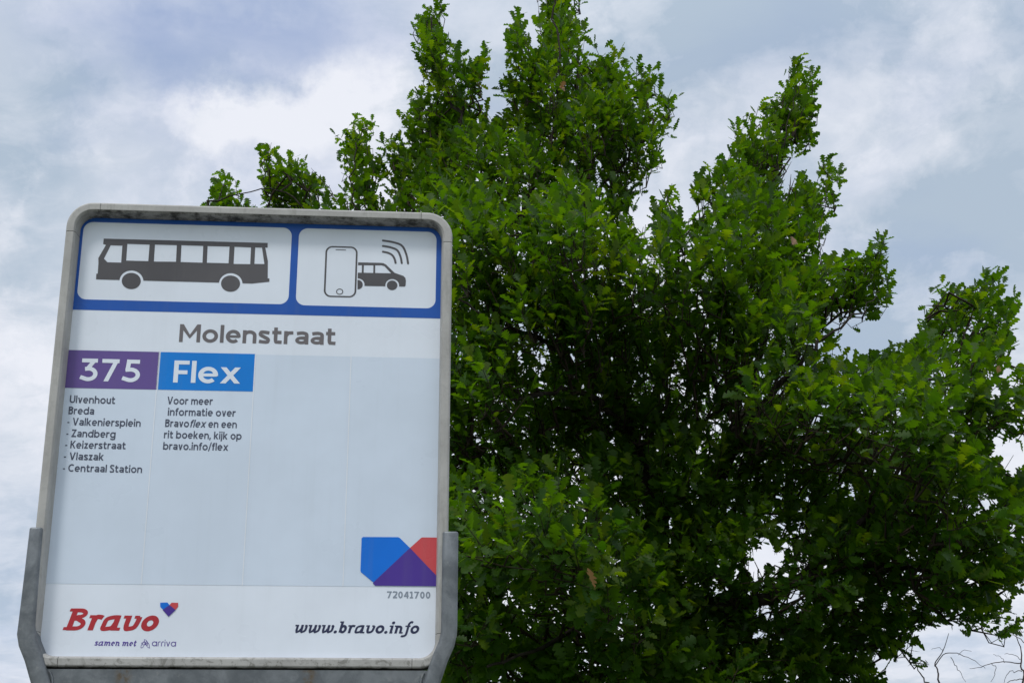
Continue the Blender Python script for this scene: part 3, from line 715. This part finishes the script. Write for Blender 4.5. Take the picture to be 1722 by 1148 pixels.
# ================================================================== THE OAK
sil = [(345,420),(348,330),(352,300),(370,292),(385,303),(410,318),(414,340),(424,352),(438,352),(446,330),(433,264),(430,250),(452,240),(461,262),
 (478,270),(488,254),(501,270),(516,262),(522,285),(548,294),(556,310),(568,326),(576,312),(571,290),(580,278),(570,240),(570,226),(590,222),(597,194),(626,206),
 (633,225),(630,245),(641,265),(640,300),(632,330),(641,352),(655,340),(662,318),(652,290),(647,262),(648,240),(666,236),(680,246),(675,205),(670,193),(686,176),(690,156),
 (706,150),(713,138),(706,110),(692,68),(684,45),(700,37),(705,24),(720,20),(726,-5),(735,-30),(752,-20),(754,18),(745,38),(768,64),(765,86),(786,95),
 (800,106),(808,85),(820,72),(834,85),(831,116),(815,140),(821,160),(808,176),(815,192),(835,197),(850,190),(852,165),(848,130),(850,100),(847,70),
 (850,48),(862,16),(874,13),(887,30),(887,60),(891,88),(905,76),(902,50),(905,20),(892,-40),(975,-40),(978,30),(990,46),(992,66),(975,73),(980,86),(1000,92),
 (1015,96),(1030,80),(1037,100),(1046,120),(1070,126),(1076,108),(1096,120),(1101,150),(1115,172),(1126,158),(1146,154),(1149,192),(1131,232),
 (1110,252),(1119,292),(1092,302),(1089,326),(1064,352),(1060,374),(1076,396),(1092,392),(1104,368),(1100,352),(1110,325),(1116,310),(1132,308),(1137,330),(1131,350),(1147,372),
 (1156,384),(1172,366),(1176,352),(1160,340),(1162,318),(1176,290),(1196,284),(1211,270),(1231,270),(1228,235),(1245,198),(1262,189),(1280,194),(1290,175),
 (1310,164),(1315,140),(1330,118),(1350,100),(1370,100),(1380,116),(1370,136),(1366,156),(1379,180),(1373,216),(1376,244),(1356,262),(1352,300),(1366,318),(1380,300),(1384,275),
 (1400,258),(1408,284),(1424,288),(1420,306),(1401,330),(1410,350),(1401,386),(1385,412),(1385,426),(1400,444),(1425,424),(1440,430),(1451,418),(1480,396),
 (1504,402),(1492,426),(1503,432),(1494,466),(1508,512),(1492,548),(1452,536),(1441,562),(1421,546),(1414,572),(1386,588),(1368,606),(1396,600),(1430,606),
 (1480,590),(1520,584),(1556,562),(1544,545),(1554,514),(1576,508),(1572,488),(1596,472),(1606,480),(1611,490),(1640,484),(1650,462),(1688,458),(1684,488),
 (1704,498),(1721,514),(1718,532),(1692,546),(1704,578),(1696,612),(1668,630),(1664,652),(1676,668),(1690,640),(1704,618),(1726,610),(1780,590),(1800,700),(1726,742),(1714,750),
 (1690,738),(1676,724),(1664,744),(1664,768),(1682,776),(1692,796),(1726,788),(1790,800),(1790,960),(1724,984),(1692,1000),(1682,1014),(1724,1036),(1720,1060),(1700,1078),(1697,1100),(1670,1086),
 (1640,1060),(1600,1068),(1560,1054),(1546,1070),(1534,1050),(1534,1090),(1560,1106),(1570,1118),(1540,1127),(1510,1105),(1495,1117),(1474,1098),(1470,1112),(1482,1148),
 (1470,1260),(1300,1330),(1000,1340),(760,1320),(640,1240),(560,1060),(500,860),(430,640),(390,500)]
holes = [[(1262,925),(1285,918),(1310,928),(1320,945),(1312,962),(1296,972),(1290,960),(1275,968),(1262,972),(1256,950)],
 [(1196,985),(1212,980),(1220,1000),(1208,1012),(1198,1004)], [(1276,1022),(1296,1020),(1302,1036),(1288,1046),(1276,1040)],
 [(1320,268),(1338,258),(1348,275),(1342,318),(1322,335),(1312,320)], [(1255,1062),(1280,1060),(1282,1074),(1262,1072)],
 [(1342,944),(1354,950),(1344,966),(1336,956)], [(1330,1000),(1342,996),(1344,1012),(1332,1014)],
 [(1620,972),(1648,974),(1640,984),(1618,982)], [(1646,838),(1662,842),(1656,872),(1646,868)], [(1480,1014),(1498,1020),(1494,1030),(1478,1026)],
 [(1370,700),(1386,704),(1380,716),(1368,712)], [(1192,952),(1204,950),(1202,960)], [(1436,1000),(1452,1006),(1446,1022),(1434,1016)], [(1226,770),(1238,772),(1232,780)],
 [(1500,688),(1508,686),(1510,698),(1502,700)], [(1270,1010),(1290,1018),(1284,1034),(1268,1026)], [(1530,1010),(1552,1014),(1540,1026)],
 [(1090,372),(1066,358),(1060,380),(1080,396)], [(836,300),(842,300),(842,306),(834,308)], [(806,236),(820,238),(818,250),(806,248)]]
def inside(x, y, poly):
    p_ = np.array(poly, float); n_ = len(p_); r_ = np.zeros(x.shape, bool); jn = n_-1
    for i in range(n_):
        xi, yi = p_[i]; xj, yj = p_[jn]
        if yi != yj: r_ ^= ((yi > y) != (yj > y)) & (x < (xj-xi)*(y-yi)/(yj-yi)+xi)
        jn = i
    return r_
def edge_dist(x, y, poly):
    p_ = np.array(poly, float); q_ = np.roll(p_, -1, 0); best = np.full(x.shape, 1e9)
    for a_, b_ in zip(p_, q_):
        d_ = b_-a_; L2 = (d_**2).sum() or 1
        t = np.clip(((x-a_[0])*d_[0]+(y-a_[1])*d_[1])/L2, 0, 1)
        best = np.minimum(best, np.hypot(x-a_[0]-t*d_[0], y-a_[1]-t*d_[1]))
    return best
# how near the front of the crown stands, and how thick it is, at chosen places (photo x, y, distance m, depth m, openness)
ctl = np.array([(380,320,11.5,.8,.3),(520,310,11.3,1.2,.3),(600,250,11.2,.8,.4),(690,120,11.2,.9,.3),(720,60,11.2,.7,.4),(740,260,10.4,1.8,.15),(930,60,10.6,1.2,.15),
 (860,90,10.6,.8,.2),(930,220,10.0,2.0,.12),(1080,220,10.2,1.6,.12),(880,340,9.4,2.4,.1),(1120,340,9.8,.8,.3),(820,440,7.9,3.2,.0),(980,430,7.6,3.4,.0),(1160,430,7.8,3.2,.05),
 (1000,560,8.3,3.6,.0),(850,600,8.1,3.6,.0),(1340,180,10.8,1.0,.2),(1280,300,10.4,1.6,.15),(1380,340,10.4,.9,.35),(1300,420,9.2,2.4,.12),(1450,470,9.0,1.2,.22),(1400,540,8.8,1.8,.15),
 (1200,620,8.3,3.4,.0),(1340,650,8.0,3.0,.05),(1620,530,8.2,1.2,.15),(1560,640,7.8,2.2,.1),(1690,700,7.8,1.4,.25),(1500,760,7.6,2.6,.06),(1640,860,7.6,1.8,.2),(1300,800,8.8,3.2,.06),(1100,760,9.0,3.6,.0),
 (900,760,8.7,3.6,.0),(880,930,6.5,4.0,.0),(1000,980,7.6,4.0,.0),(1150,900,9.2,3.6,.04),(1400,930,8.9,2.4,.15),(1600,1000,8.0,1.2,.35),(1500,1040,8.7,1.2,.4),(1380,1100,8.9,2.0,.12),
 (1200,1080,9.1,3.0,.08),(900,1110,8.4,4.0,.0),(700,700,8.5,3,.1),(560,500,10,2,.1),(650,1000,8.0,3,.1)])
def fields(x, y):
    d2 = (x[:, None]-ctl[None, :, 0])**2 + (y[:, None]-ctl[None, :, 1])**2 + 900.0
    w_ = d2**-1.6; w_ /= w_.sum(1, keepdims=True)
    return w_ @ ctl[:, 2], w_ @ ctl[:, 3], w_ @ ctl[:, 4]
def vnoise(x, y, s, seed):
    r_ = np.random.default_rng(seed); G = r_.random((64, 64)); x = x/s; y = y/s
    i = np.floor(x).astype(int); j_ = np.floor(y).astype(int); fx = x-i; fy = y-j_; fx = fx*fx*(3-2*fx); fy = fy*fy*(3-2*fy)
    g_ = lambda a_, b_: G[a_ % 64, b_ % 64]
    return (g_(i, j_)*(1-fx)+g_(i+1, j_)*fx)*(1-fy) + (g_(i, j_+1)*(1-fx)+g_(i+1, j_+1)*fx)*fy
def unproject(x, y, Y):
    a = (x-861)/F; b_ = -(y-574)/F; dy = ct-b_*st
    return np.stack([a/dy*Y+CAM.x, Y+CAM.y, (st+b_*ct)/dy*Y+CAM.z], 1)
NS = 7400
sx_, sy_ = [], []
cx = rng.uniform(340, 1800, 42000); cy = rng.uniform(-40, 1330, 42000)
ok = inside(cx, cy, sil)
for h_ in holes: ok &= ~inside(cx, cy, h_)
cx, cy = cx[ok], cy[ok]
vis = ~((cx < 750) & (cy > 380)) & (cy < 1180)            # behind the sign a thinner fill is enough
keep = vis | (rng.random(cx.size) < .2)
cx, cy = cx[keep], cy[keep]
fr, th, op = fields(cx, cy)
ed = edge_dist(cx, cy, sil)
keep = rng.random(cx.size) < (1-op*.5)*(fr/11.5)**1.9*(1-.55*np.exp(-ed/22.0))
cx, cy, fr, th, ed = (q[keep][:NS] for q in (cx, cy, fr, th, ed))
lump = (vnoise(cx, cy, 120, 3)-.5)*2.0 + (vnoise(cx, cy, 55, 4)-.5)*1.0
T = np.minimum(th, .35 + ed/45.0)
u_ = rng.random(cx.size); near = rng.random(cx.size) < .52
dep = np.where(near, u_*.45, u_*T)
edge_soft = np.clip(1-ed/120, 0, 1)*(th*.45)
Yd = fr + lump*.68 + edge_soft + dep
base_pts = unproject(cx, cy, Yd)
axis = np.array([at(1120, 900, 9.7)[:]])[0]
# shoots: direction up and away from the heart of the crown
out = base_pts - axis; out /= np.linalg.norm(out, axis=1, keepdims=True)
sd_ = out*.75 + np.array([0, 0, .75]) + rng.normal(0, .38, out.shape)
sd_ /= np.linalg.norm(sd_, axis=1, keepdims=True)
slen = rng.uniform(.16, .34, cx.size)*np.clip(.6+ed/60, .6, 1)
NL = 9
leaf_base, leaf_dir, leaf_up, leaf_len = [], [], [], []
for q in range(NL):
    t = (q/(NL-1))**.6                                    # leaves crowd towards the tip
    ph_ = q*2.4 + rng.random(cx.size)*.8
    ref = np.where(np.abs(sd_[:, 2:3]) < .9, np.array([[0, 0, 1.]]), np.array([[1., 0, 0]]))
    e1 = np.cross(sd_, ref); e1 /= np.linalg.norm(e1, axis=1, keepdims=True); e2 = np.cross(sd_, e1)
    rad = e1*np.cos(ph_)[:, None] + e2*np.sin(ph_)[:, None]
    ang = (1.25 - .75*t)*rng.uniform(.8, 1.2, cx.size)
    ld = sd_*np.cos(ang)[:, None] + rad*np.sin(ang)[:, None]
    ld[:, 2] -= .12
    up = sd_*np.sin(ang)[:, None] - rad*np.cos(ang)[:, None] + np.array([0, 0, .55]) + rng.normal(0, .35, ld.shape)
    leaf_base.append(base_pts + sd_*(slen*t)[:, None]); leaf_dir.append(ld); leaf_up.append(up)
    leaf_len.append(rng.uniform(.072, .120, cx.size)*(.82+.32*t))
LB = np.concatenate(leaf_base); LD = np.concatenate(leaf_dir); LU = np.concatenate(leaf_up); LL = np.concatenate(leaf_len)
LD /= np.linalg.norm(LD, axis=1, keepdims=True)
LU -= LD*(LU*LD).sum(1, keepdims=True); LU /= np.linalg.norm(LU, axis=1, keepdims=True); LW = np.cross(LU, LD)
# the crown ends raggedly: every shoot keeps its own distance from the outline
x_, y_ = project(LB + LD*(LL*.5)[:, None])
shoot_th = np.where(rng.random(cx.size) < .20, rng.uniform(-15, -4, cx.size), rng.uniform(-2, 19, cx.size))
shoot_th = np.where((cx < 645) | (cx > 1480), np.maximum(shoot_th, -5), shoot_th)
th_ = np.tile(shoot_th, NL) + rng.normal(0, 2.5, LL.size)
inn = inside(x_, y_, sil); dd = edge_dist(x_, y_, sil); okl = np.where(inn, dd, -dd) > th_
for h_ in holes:
    hi2 = inside(x_, y_, h_); nr = (np.abs(x_-h_[0][0]) < 120) & (np.abs(y_-h_[0][1]) < 120)
    hd = np.full(LL.size, 99.); hd[nr] = edge_dist(x_[nr], y_[nr], h_); okl &= np.where(hi2, -hd, hd) > np.clip(th_, -1, 9)-2
# a few boughs stand clear of the leaves in front of them
bare_lines = [[(868,396),(885,350),(905,300),(922,245),(935,195),(940,130),(938,60)],[(1452,520),(1405,558),(1368,586),(1320,632),(1280,690)],[(840,545),(885,560),(940,592),(968,612)],
    [(1010,668),(950,664),(880,662)],[(1290,560),(1262,650),(1240,720)],[(985,350),(1030,295),(1060,262)],[(1090,820),(1060,725),(1035,668)]]
for ln_ in bare_lines:
    best = np.full(LL.size, 1e9)
    for (ax, ay), (bx_, by_) in zip(ln_[:-1], ln_[1:]):
        t = np.clip(((x_-ax)*(bx_-ax)+(y_-ay)*(by_-ay))/((bx_-ax)**2+(by_-ay)**2), 0, 1)
        best = np.minimum(best, np.hypot(x_-ax-t*(bx_-ax), y_-ay-t*(by_-ay)))
    okl &= ~((best < 9) & (LB[:, 1] < 10.4) & (rng.random(LL.size) < .72))
TT = np.tile(rng.beta(1.5, 3.0, cx.size), NL) + rng.normal(0, .13, LL.size)
TT = np.clip(TT, .0, .98)
TT_all = TT[okl]
LB, LD, LU, LW, LL = LB[okl], LD[okl], LU[okl], LW[okl], LL[okl]
print('LEAVES', LL.size, 'shoots', cx.size)
def leaf_shape(st_, seed):
    """lobed oak leaf folded along its midrib: x along, y across, z up"""
    r_ = random.Random(seed); vs = []; fs = []; n_ = len(st_)
    bend = r_.uniform(-.25, .30); fold = r_.uniform(.08, .38); tw = r_.uniform(-.25, .25)
    for (t, w_) in st_:
        z = -bend*t*t
        wl = w_*r_.uniform(.85, 1.12); wr = w_*r_.uniform(.85, 1.12); t2 = t + r_.uniform(-.012, .012)
        vs += [(t, 0, z), (t2, wl, z+wl*fold+tw*wl*t), (t2, -wr, z+wr*fold-tw*wr*t)]
    for i in range(n_-1):
        a_ = i*3; b_ = a_+3; fs += [(a_, b_, b_+1, a_+1), (a_, a_+2, b_+2, b_)]
    return np.array(vs), fs
lobes = [(0, .008), (.10, .012), (.17, .05), (.21, .125), (.26, .135), (.295, .065), (.345, .085), (.38, .215), (.45, .245), (.49, .215), (.515, .11), (.56, .13), (.60, .285), (.68, .31), (.725, .26), (.745, .155), (.785, .165), (.82, .245), (.89, .235), (.95, .15), (1.0, .03)]
lob2 = [(0, .010), (.15, .02), (.21, .13), (.30, .06), (.37, .215), (.46, .22), (.515, .09), (.60, .29), (.69, .27), (.74, .13), (.85, .25), (1.0, .04)]
def fill_mesh(name, LB, LD, LU, LW, LL, TT, shapes, mat, parent):
    nv = 0; Vs, Ls, Ts = [], [], []; which = rng.integers(0, len(shapes), LL.size)
    for k, (sv, sf) in enumerate(shapes):
        I = np.where(which == k)[0]
        if not I.size: continue
        P_ = LB[I][:, None, :] + (LL[I][:, None, None])*(LD[I][:, None, :]*sv[None, :, 0:1] + LW[I][:, None, :]*sv[None, :, 1:2] + LU[I][:, None, :]*sv[None, :, 2:3])
        m_ = len(sv); f_ = np.array(sf)
        Ls.append((f_[None] + (np.arange(I.size)*m_)[:, None, None] + nv).reshape(-1, 4)); Vs.append(P_.reshape(-1, 3))
        Ts.append(np.repeat(TT[I], m_)); nv += m_*I.size
    V = np.concatenate(Vs); Lp = np.concatenate(Ls); Tn = np.concatenate(Ts)
    me = bpy.data.meshes.new(name); me.vertices.add(len(V)); me.vertices.foreach_set('co', V.astype('f').ravel())
    me.loops.add(Lp.size); me.loops.foreach_set('vertex_index', Lp.astype('i').ravel())
    me.polygons.add(len(Lp)); me.polygons.foreach_set('loop_start', np.arange(0, Lp.size, 4, dtype='i')); me.polygons.foreach_set('loop_total', np.full(len(Lp), 4, 'i'))
    at_ = me.attributes.new('tint', 'FLOAT', 'POINT'); at_.data.foreach_set('value', Tn.astype('f'))
    me.update(calc_edges=True); me.polygons.foreach_set('use_smooth', np.ones(len(Lp), bool)); me.materials.append(mat)
    o = bpy.data.objects.new(name, me); col.objects.link(o); o.parent = parent
    return o
bx = at(1150, 1150, 9.7).x
oak = empty('oak_tree', (bx, 9.7, 0)); tag(oak, 'leafy green oak tree with upright shoots standing behind the bus stop sign', 'tree')
oak_inv = np.array([bx, 9.7, 0.0])
# the 300 leaves that show largest become parts of their own
x_, y_ = project(LB); dist = np.linalg.norm(LB-np.array(CAM), axis=1)
facing = np.abs((LU*((LB-np.array(CAM))/dist[:, None])).sum(1))
show = (x_ > 775) & (x_ < 1722) & (y_ > 0) & (y_ < 1148)
size = np.where(show, LL/dist*(.35+facing), 0)
# first thing seen in a coarse grid of view cells
cell = (x_//7).astype(int)*1000 + (y_//7).astype(int); order = np.argsort(dist); _, first = np.unique(cell[order], return_index=True)
front = np.zeros(LL.size, bool); front[order[first]] = True
top = np.argsort(-(size*front))[:300]
rest = np.ones(LL.size, bool); rest[top] = False
shapes = [leaf_shape(lob2, i) for i in range(10)]
fill_mesh('foliage', LB[rest]-oak_inv, LD[rest], LU[rest], LW[rest], LL[rest], TT_all[rest], shapes, M['leaf'], oak)['kind'] = 'stuff'
single = []
for i in range(6):
    sv, sf = leaf_shape(lobes, 50+i); me = bpy.data.meshes.new('leaf'); me.from_pydata(sv.tolist(), [], sf); me.update()
    me.attributes.new('tint', 'FLOAT', 'POINT').data.foreach_set('value', np.full(len(sv), .1, 'f'))
    me.polygons.foreach_set('use_smooth', [True]*len(sf)); me.materials.append(M['leaf']); single.append(me)
from mathutils import Matrix
def put_leaf(me, k, parent, org):
    o = bpy.data.objects.new('leaf', me); col.objects.link(o); o.parent = parent
    A = np.stack([LD[k], LW[k], LU[k]], 1)*LL[k]; Mx = Matrix.Identity(4)
    for r_ in range(3):
        for c_ in range(3): Mx[r_][c_] = A[r_][c_]
        Mx[r_][3] = LB[k][r_]-org[r_]
    o.matrix_local = Mx
    return o
for q, k in enumerate(top): put_leaf(single[q % 6], k, oak, oak_inv)
# a few withered leaves
dm = []
sv, sf = leaf_shape(lobes, 99)
for (a_, b_, Y_) in ((940, 152, 9.7), (948, 160, 9.7), (1331, 407, 9.0), (997, 1000, 6.4), (1690, 610, 7.7)):
    c_ = np.array(at(a_, b_, Y_)[:]); 
    for e_ in range(1):
        k = rng.integers(LL.size); me = bpy.data.meshes.new('withered_leaf'); me.from_pydata(sv.tolist(), [], sf); me.update(); me.materials.append(M['dead'])
        sav = LB[k].copy(); LB[k] = c_ + rng.normal(0, .02, 3); o = put_leaf(me, k, oak, oak_inv); LB[k] = sav; o.name = 'withered_leaf'; o['label'] = 'curled brown leaf'

# -------- trunk, limbs and twigs
def tube_mesh(name, chains, mat, parent, k=7, org=(0, 0, 0)):
    vs, fs = [], []
    for pts, rad in chains:
        b0 = len(vs); n_ = len(pts)
        for i in range(n_):
            a_ = Vector(pts[max(i-1, 0)]); c_ = Vector(pts[min(i+1, n_-1)]); t = (c_-a_).normalized()
            e1 = t.cross(Vector((0, 1, .13))).normalized(); e2 = t.cross(e1)
            for j_ in range(k):
                g_ = 2*math.pi*j_/k; q = Vector(pts[i]) + (e1*math.cos(g_)+e2*math.sin(g_))*rad[i]*(1+.10*math.sin(3*g_+i)) - Vector(org); vs.append(q)
        for i in range(n_-1):
            for j_ in range(k): fs.append((b0+i*k+j_, b0+i*k+(j_+1) % k, b0+(i+1)*k+(j_+1) % k, b0+(i+1)*k+j_))
        fs.append(tuple(b0+j_ for j_ in range(k-1, -1, -1))); fs.append(tuple(b0+(n_-1)*k+j_ for j_ in range(k)))
    return mesh_obj(name, vs, fs, mat, parent, True)
def smooth3(pts, k=6):
    out_ = []; n_ = len(pts)
    for i in range(n_-1):
        p0, p1, p2, p3 = (Vector(pts[max(min(q, n_-1), 0)]) for q in (i-1, i, i+1, i+2))
        for j_ in range(k):
            t = j_/k; out_.append(.5*((2*p1)+(-p0+p2)*t+(2*p0-5*p1+4*p2-p3)*t*t+(-p0+3*p1-3*p2+p3)*t**3))
    out_.append(Vector(pts[-1])); return out_
limbs = [
 ('trunk', [(bx, 9.7, 0), (bx+.02, 9.7, .9), tuple(at(1130, 1130, 9.65)), tuple(at(1115, 960, 9.6)), tuple(at(1085, 800, 9.5)), tuple(at(1030, 660, 9.5)), tuple(at(950, 520, 9.7)), tuple(at(880, 385, 9.9)), tuple(at(908, 290, 10.1)), tuple(at(935, 200, 10.3)), tuple(at(937, 80, 10.5)), tuple(at(930, -20, 10.6))], .17, .008),
 ('limb', [tuple(at(1115, 960, 9.6)), tuple(at(1180, 860, 9.7)), tuple(at(1240, 720, 9.9)), tuple(at(1290, 560, 10.2)), tuple(at(1308, 400, 10.5)), tuple(at(1300, 310, 10.8)), tuple(at(1322, 215, 11.0)), tuple(at(1345, 140, 11.0))], .07, .004),
 ('limb', [tuple(at(1190, 850, 9.7)), tuple(at(1275, 690, 9.1)), tuple(at(1370, 585, 9.0)), tuple(at(1440, 528, 9.1)), tuple(at(1480, 490, 9.2))], .05, .004),
 ('limb', [tuple(at(1118, 1000, 9.6)), tuple(at(1250, 1015, 9.0)), tuple(at(1345, 972, 8.7)), tuple(at(1460, 860, 8.6)), tuple(at(1550, 730, 8.6)), tuple(at(1610, 620, 8.7)), tuple(at(1632, 545, 8.8))], .07, .004),
 ('limb', [tuple(at(1345, 972, 8.7)), tuple(at(1470, 950, 8.5)), tuple(at(1600, 960, 8.4)), tuple(at(1690, 930, 8.3))], .035, .007),
 ('limb', [tuple(at(1040, 680, 9.5)), tuple(at(950, 600, 8.9)), tuple(at(885, 560, 8.5)), tuple(at(830, 545, 8.2)), tuple(at(780, 500, 8.1))], .04, .007),
 ('limb', [tuple(at(1070, 760, 9.5)), tuple(at(1000, 668, 8.9)), tuple(at(900, 662, 8.5)), tuple(at(780, 690, 8.2))], .04, .008),
 ('limb', [tuple(at(1100, 880, 9.5)), tuple(at(1030, 900, 8.6)), tuple(at(940, 930, 7.6)), tuple(at(850, 950, 7.0))], .04, .007),
 ('limb', [tuple(at(985, 580, 9.6)), tuple(at(850, 430, 10.0)), tuple(at(790, 330, 10.6)), tuple(at(780, 220, 10.9)), tuple(at(740, 130, 11.2)), tuple(at(725, 30, 11.3))], .05, .008),
 ('limb', [tuple(at(830, 400, 10.1)), tuple(at(700, 380, 10.8)), tuple(at(600, 350, 11.3)), tuple(at(598, 240, 11.4))], .03, .006),
 ('limb', [tuple(at(700, 380, 10.8)), tuple(at(560, 380, 11.4)), tuple(at(470, 320, 11.6)), tuple(at(385, 330, 11.7))], .02, .005),
 ('limb', [tuple(at(930, 480, 9.8)), tuple(at(985, 350, 10.1)), tuple(at(1055, 270, 10.4)), tuple(at(1115, 195, 10.6))], .035, .004),
 ('limb', [tuple(at(1118, 1060, 9.6)), tuple(at(1250, 1125, 9.7)), tuple(at(1390, 1100, 9.6)), tuple(at(1480, 1075, 9.5))], .045, .004),
 ('limb', [tuple(at(1240, 720, 9.9)), tuple(at(1160, 560, 9.6)), tuple(at(1120, 420, 9.8)), tuple(at(1122, 330, 10.0))], .03, .006),
 ('limb', [tuple(at(1340, 615, 9.0)), tuple(at(1372, 430, 10.1)), tuple(at(1392, 310, 10.6))], .022, .003),
 ('limb', [tuple(at(1110, 950, 9.5)), tuple(at(960, 1060, 8.4)), tuple(at(820, 1120, 7.6))], .04, .008),
]
nodes = []
for nm, pts, r0, r1 in limbs:
    sp_ = smooth3(pts, 7); n_ = len(sp_)
    sp_ = [q + Vector((random.gauss(0, .016), random.gauss(0, .016), random.gauss(0, .01)))*(1 if 0 < i < n_-1 else 0) for i, q in enumerate(sp_)]
    rad = [r1 + (r0-r1)*(1-i/(n_-1))**2.2 for i in range(n_)]
    tube_mesh(nm, [(sp_, rad)], M['bark'], oak, 9 if r0 > .06 else 7, oak_inv)
    nodes += [q[:] for q in sp_ if q.z > 2.2]
# every shoot is tied to the nearest wood already there
NP = np.zeros((60000, 3)); NP[:len(nodes)] = nodes; nn = len(nodes)
par = [-1]*nn; cnt = {}
keep_s = np.arange(len(base_pts)); d0_ = np.array([np.min(((NP[:nn]-p_)**2).sum(1)) for p_ in base_pts])
tx_, ty_ = project(base_pts + sd_*(slen*1.15)[:, None]); tip_ok = inside(tx_, ty_, sil) | ((shoot_th < -4) & (edge_dist(tx_, ty_, sil) < 18))
for k in np.argsort(d0_):
    p_ = base_pts[k]; d2 = ((NP[:nn]-p_)**2).sum(1) + .35*np.maximum(0, NP[:nn, 2]-p_[2]+.05)**2
    a_ = int(np.argmin(d2)); q_ = NP[a_]; L_ = math.sqrt(((q_-p_)**2).sum()); st2 = max(1, int(L_/.16)); prev = a_
    for s2 in range(1, st2+1):
        t = s2/st2; c_ = q_+(p_-q_)*t; c_ = c_ + (rng.normal(0, .018, 3) if s2 < st2 else 0); c_[2] -= .10*L_*math.sin(math.pi*t)*.5
        NP[nn] = c_; par.append(prev); prev = nn; nn += 1
    tip = p_ + sd_[k]*slen[k]*.85
    if not tip_ok[k]: continue
    NP[nn] = tip; par.append(prev); nn += 1
wt_ = np.ones(nn); 
for i in range(nn-1, -1, -1):
    if par[i] >= 0: wt_[par[i]] += wt_[i]
rad_ = np.minimum(.0017*wt_**.42, .0095)
mx_, my_ = project((NP[:nn]+NP[np.array(par)])/2); vis_e = inside(mx_, my_, sil)
for h_ in holes[:2]: vis_e &= ~inside(mx_, my_, h_) 
I = np.array([i for i in range(nn) if par[i] >= 0 and vis_e[i]]); J = np.array([par[i] for i in I])
A_ = NP[J]; B_ = NP[I]; T_ = B_-A_; T_ /= np.linalg.norm(T_, axis=1, keepdims=True)+1e-9
e1 = np.cross(T_, [0, 1, .13]); e1 /= np.linalg.norm(e1, axis=1, keepdims=True)+1e-9; e2 = np.cross(T_, e1)
ra = np.where(J < len(nodes), rad_[I], rad_[J])[:, None]; rb = rad_[I][:, None]; K = 4; V = []
for j_ in range(K):
    g_ = 2*math.pi*j_/K; dv = e1*math.cos(g_)+e2*math.sin(g_); V.append(A_-T_*.004+dv*ra-oak_inv)
for j_ in range(K):
    g_ = 2*math.pi*j_/K; dv = e1*math.cos(g_)+e2*math.sin(g_); V.append(B_+dv*rb-oak_inv)
V = np.stack(V, 1).reshape(-1, 3); ff = np.array([(j_, (j_+1) % K, K+(j_+1) % K, K+j_) for j_ in range(K)])
Lp = (ff[None] + (np.arange(len(I))*2*K)[:, None, None]).reshape(-1, 4)
me = bpy.data.meshes.new('twigs'); me.vertices.add(len(V)); me.vertices.foreach_set('co', V.astype('f').ravel()); me.loops.add(Lp.size)
me.loops.foreach_set('vertex_index', Lp.astype('i').ravel()); me.polygons.add(len(Lp)); me.polygons.foreach_set('loop_start', np.arange(0, Lp.size, 4, dtype='i'))
me.polygons.foreach_set('loop_total', np.full(len(Lp), 4, 'i')); me.update(calc_edges=True); me.materials.append(M['twig'])
tw_ = bpy.data.objects.new('twigs', me); col.objects.link(tw_); tw_.parent = oak; tw_['kind'] = 'stuff'
print('TWIG EDGES', len(I))

# ================================================================== bare tree at the right
bq = at(1660, 1200, 13.0)
bare = empty('bare_tree', (bq.x, 13.0, 0)); tag(bare, 'thin leafless tree with bare twigs low at the right behind the oak', 'tree')
og = (bq.x, 13.0, 0)
tube_mesh('trunk', [(smooth3([(bq.x, 13, 0), (bq.x+.03, 13, .5), tuple(at(1662, 1225, 13.0))], 5), [.06-.003*i for i in range(11)])], M['twig'], bare, 9, og)
def tw(pts, r0, r1, Y0=13.0):
    p3 = smooth3([at(a_, b_, Y0 + .25*math.sin(a_*.05+i)) if not isinstance(a_, Vector) else a_ for i, (a_, b_) in enumerate(pts)], 4)
    n_ = len(p3); tube_mesh('branch', [([q+Vector((random.gauss(0, .006),)*3) for q in p3], [.6*(r0+(r1-r0)*i/(n_-1)) for i in range(n_)])], M['twig'], bare, 6, og)
hub = (1662, 1222)
tw([hub, (1610, 1190), (1580, 1148), (1578, 1128), (1572, 1115), (1585, 1095), (1595, 1065)], .020, .004)
tw([(1573, 1118), (1590, 1098), (1615, 1100), (1640, 1110), (1656, 1124)], .008, .003)
tw([(1600, 1103), (1606, 1116), (1616, 1132), (1624, 1146)], .006, .003)
tw([hub, (1600, 1185), (1560, 1150), (1549, 1134), (1540, 1120)], .018, .007)
tw([hub, (1700, 1185), (1722, 1140), (1717, 1118), (1718, 1094), (1708, 1068)], .022, .006)
tw([(1717, 1115), (1692, 1112), (1668, 1114), (1650, 1121), (1630, 1124)], .008, .003)
tw([(1719, 1128), (1703, 1127), (1693, 1134), (1688, 1148)], .006, .003)
tw([(1668, 1114), (1674, 1124), (1672, 1136), (1666, 1146)], .005, .003)
tw([hub, (1740, 1190), (1752, 1140), (1738, 1100), (1722, 1078), (1700, 1066)], .018, .004)
tw([(1716, 1108), (1706, 1100), (1690, 1098)], .005, .003); tw([(1690, 1112), (1682, 1104), (1670, 1100)], .004, .0025)
tw([(1722, 1140), (1706, 1142), (1694, 1147), (1684, 1158)], .007, .003); tw([(1722, 1062), (1712, 1052), (1722, 1044)], .005, .003)
tw([(1586, 1094), (1577, 1088), (1566, 1092)], .004, .0025); tw([(1612, 1100), (1622, 1092), (1634, 1094)], .004, .0025)
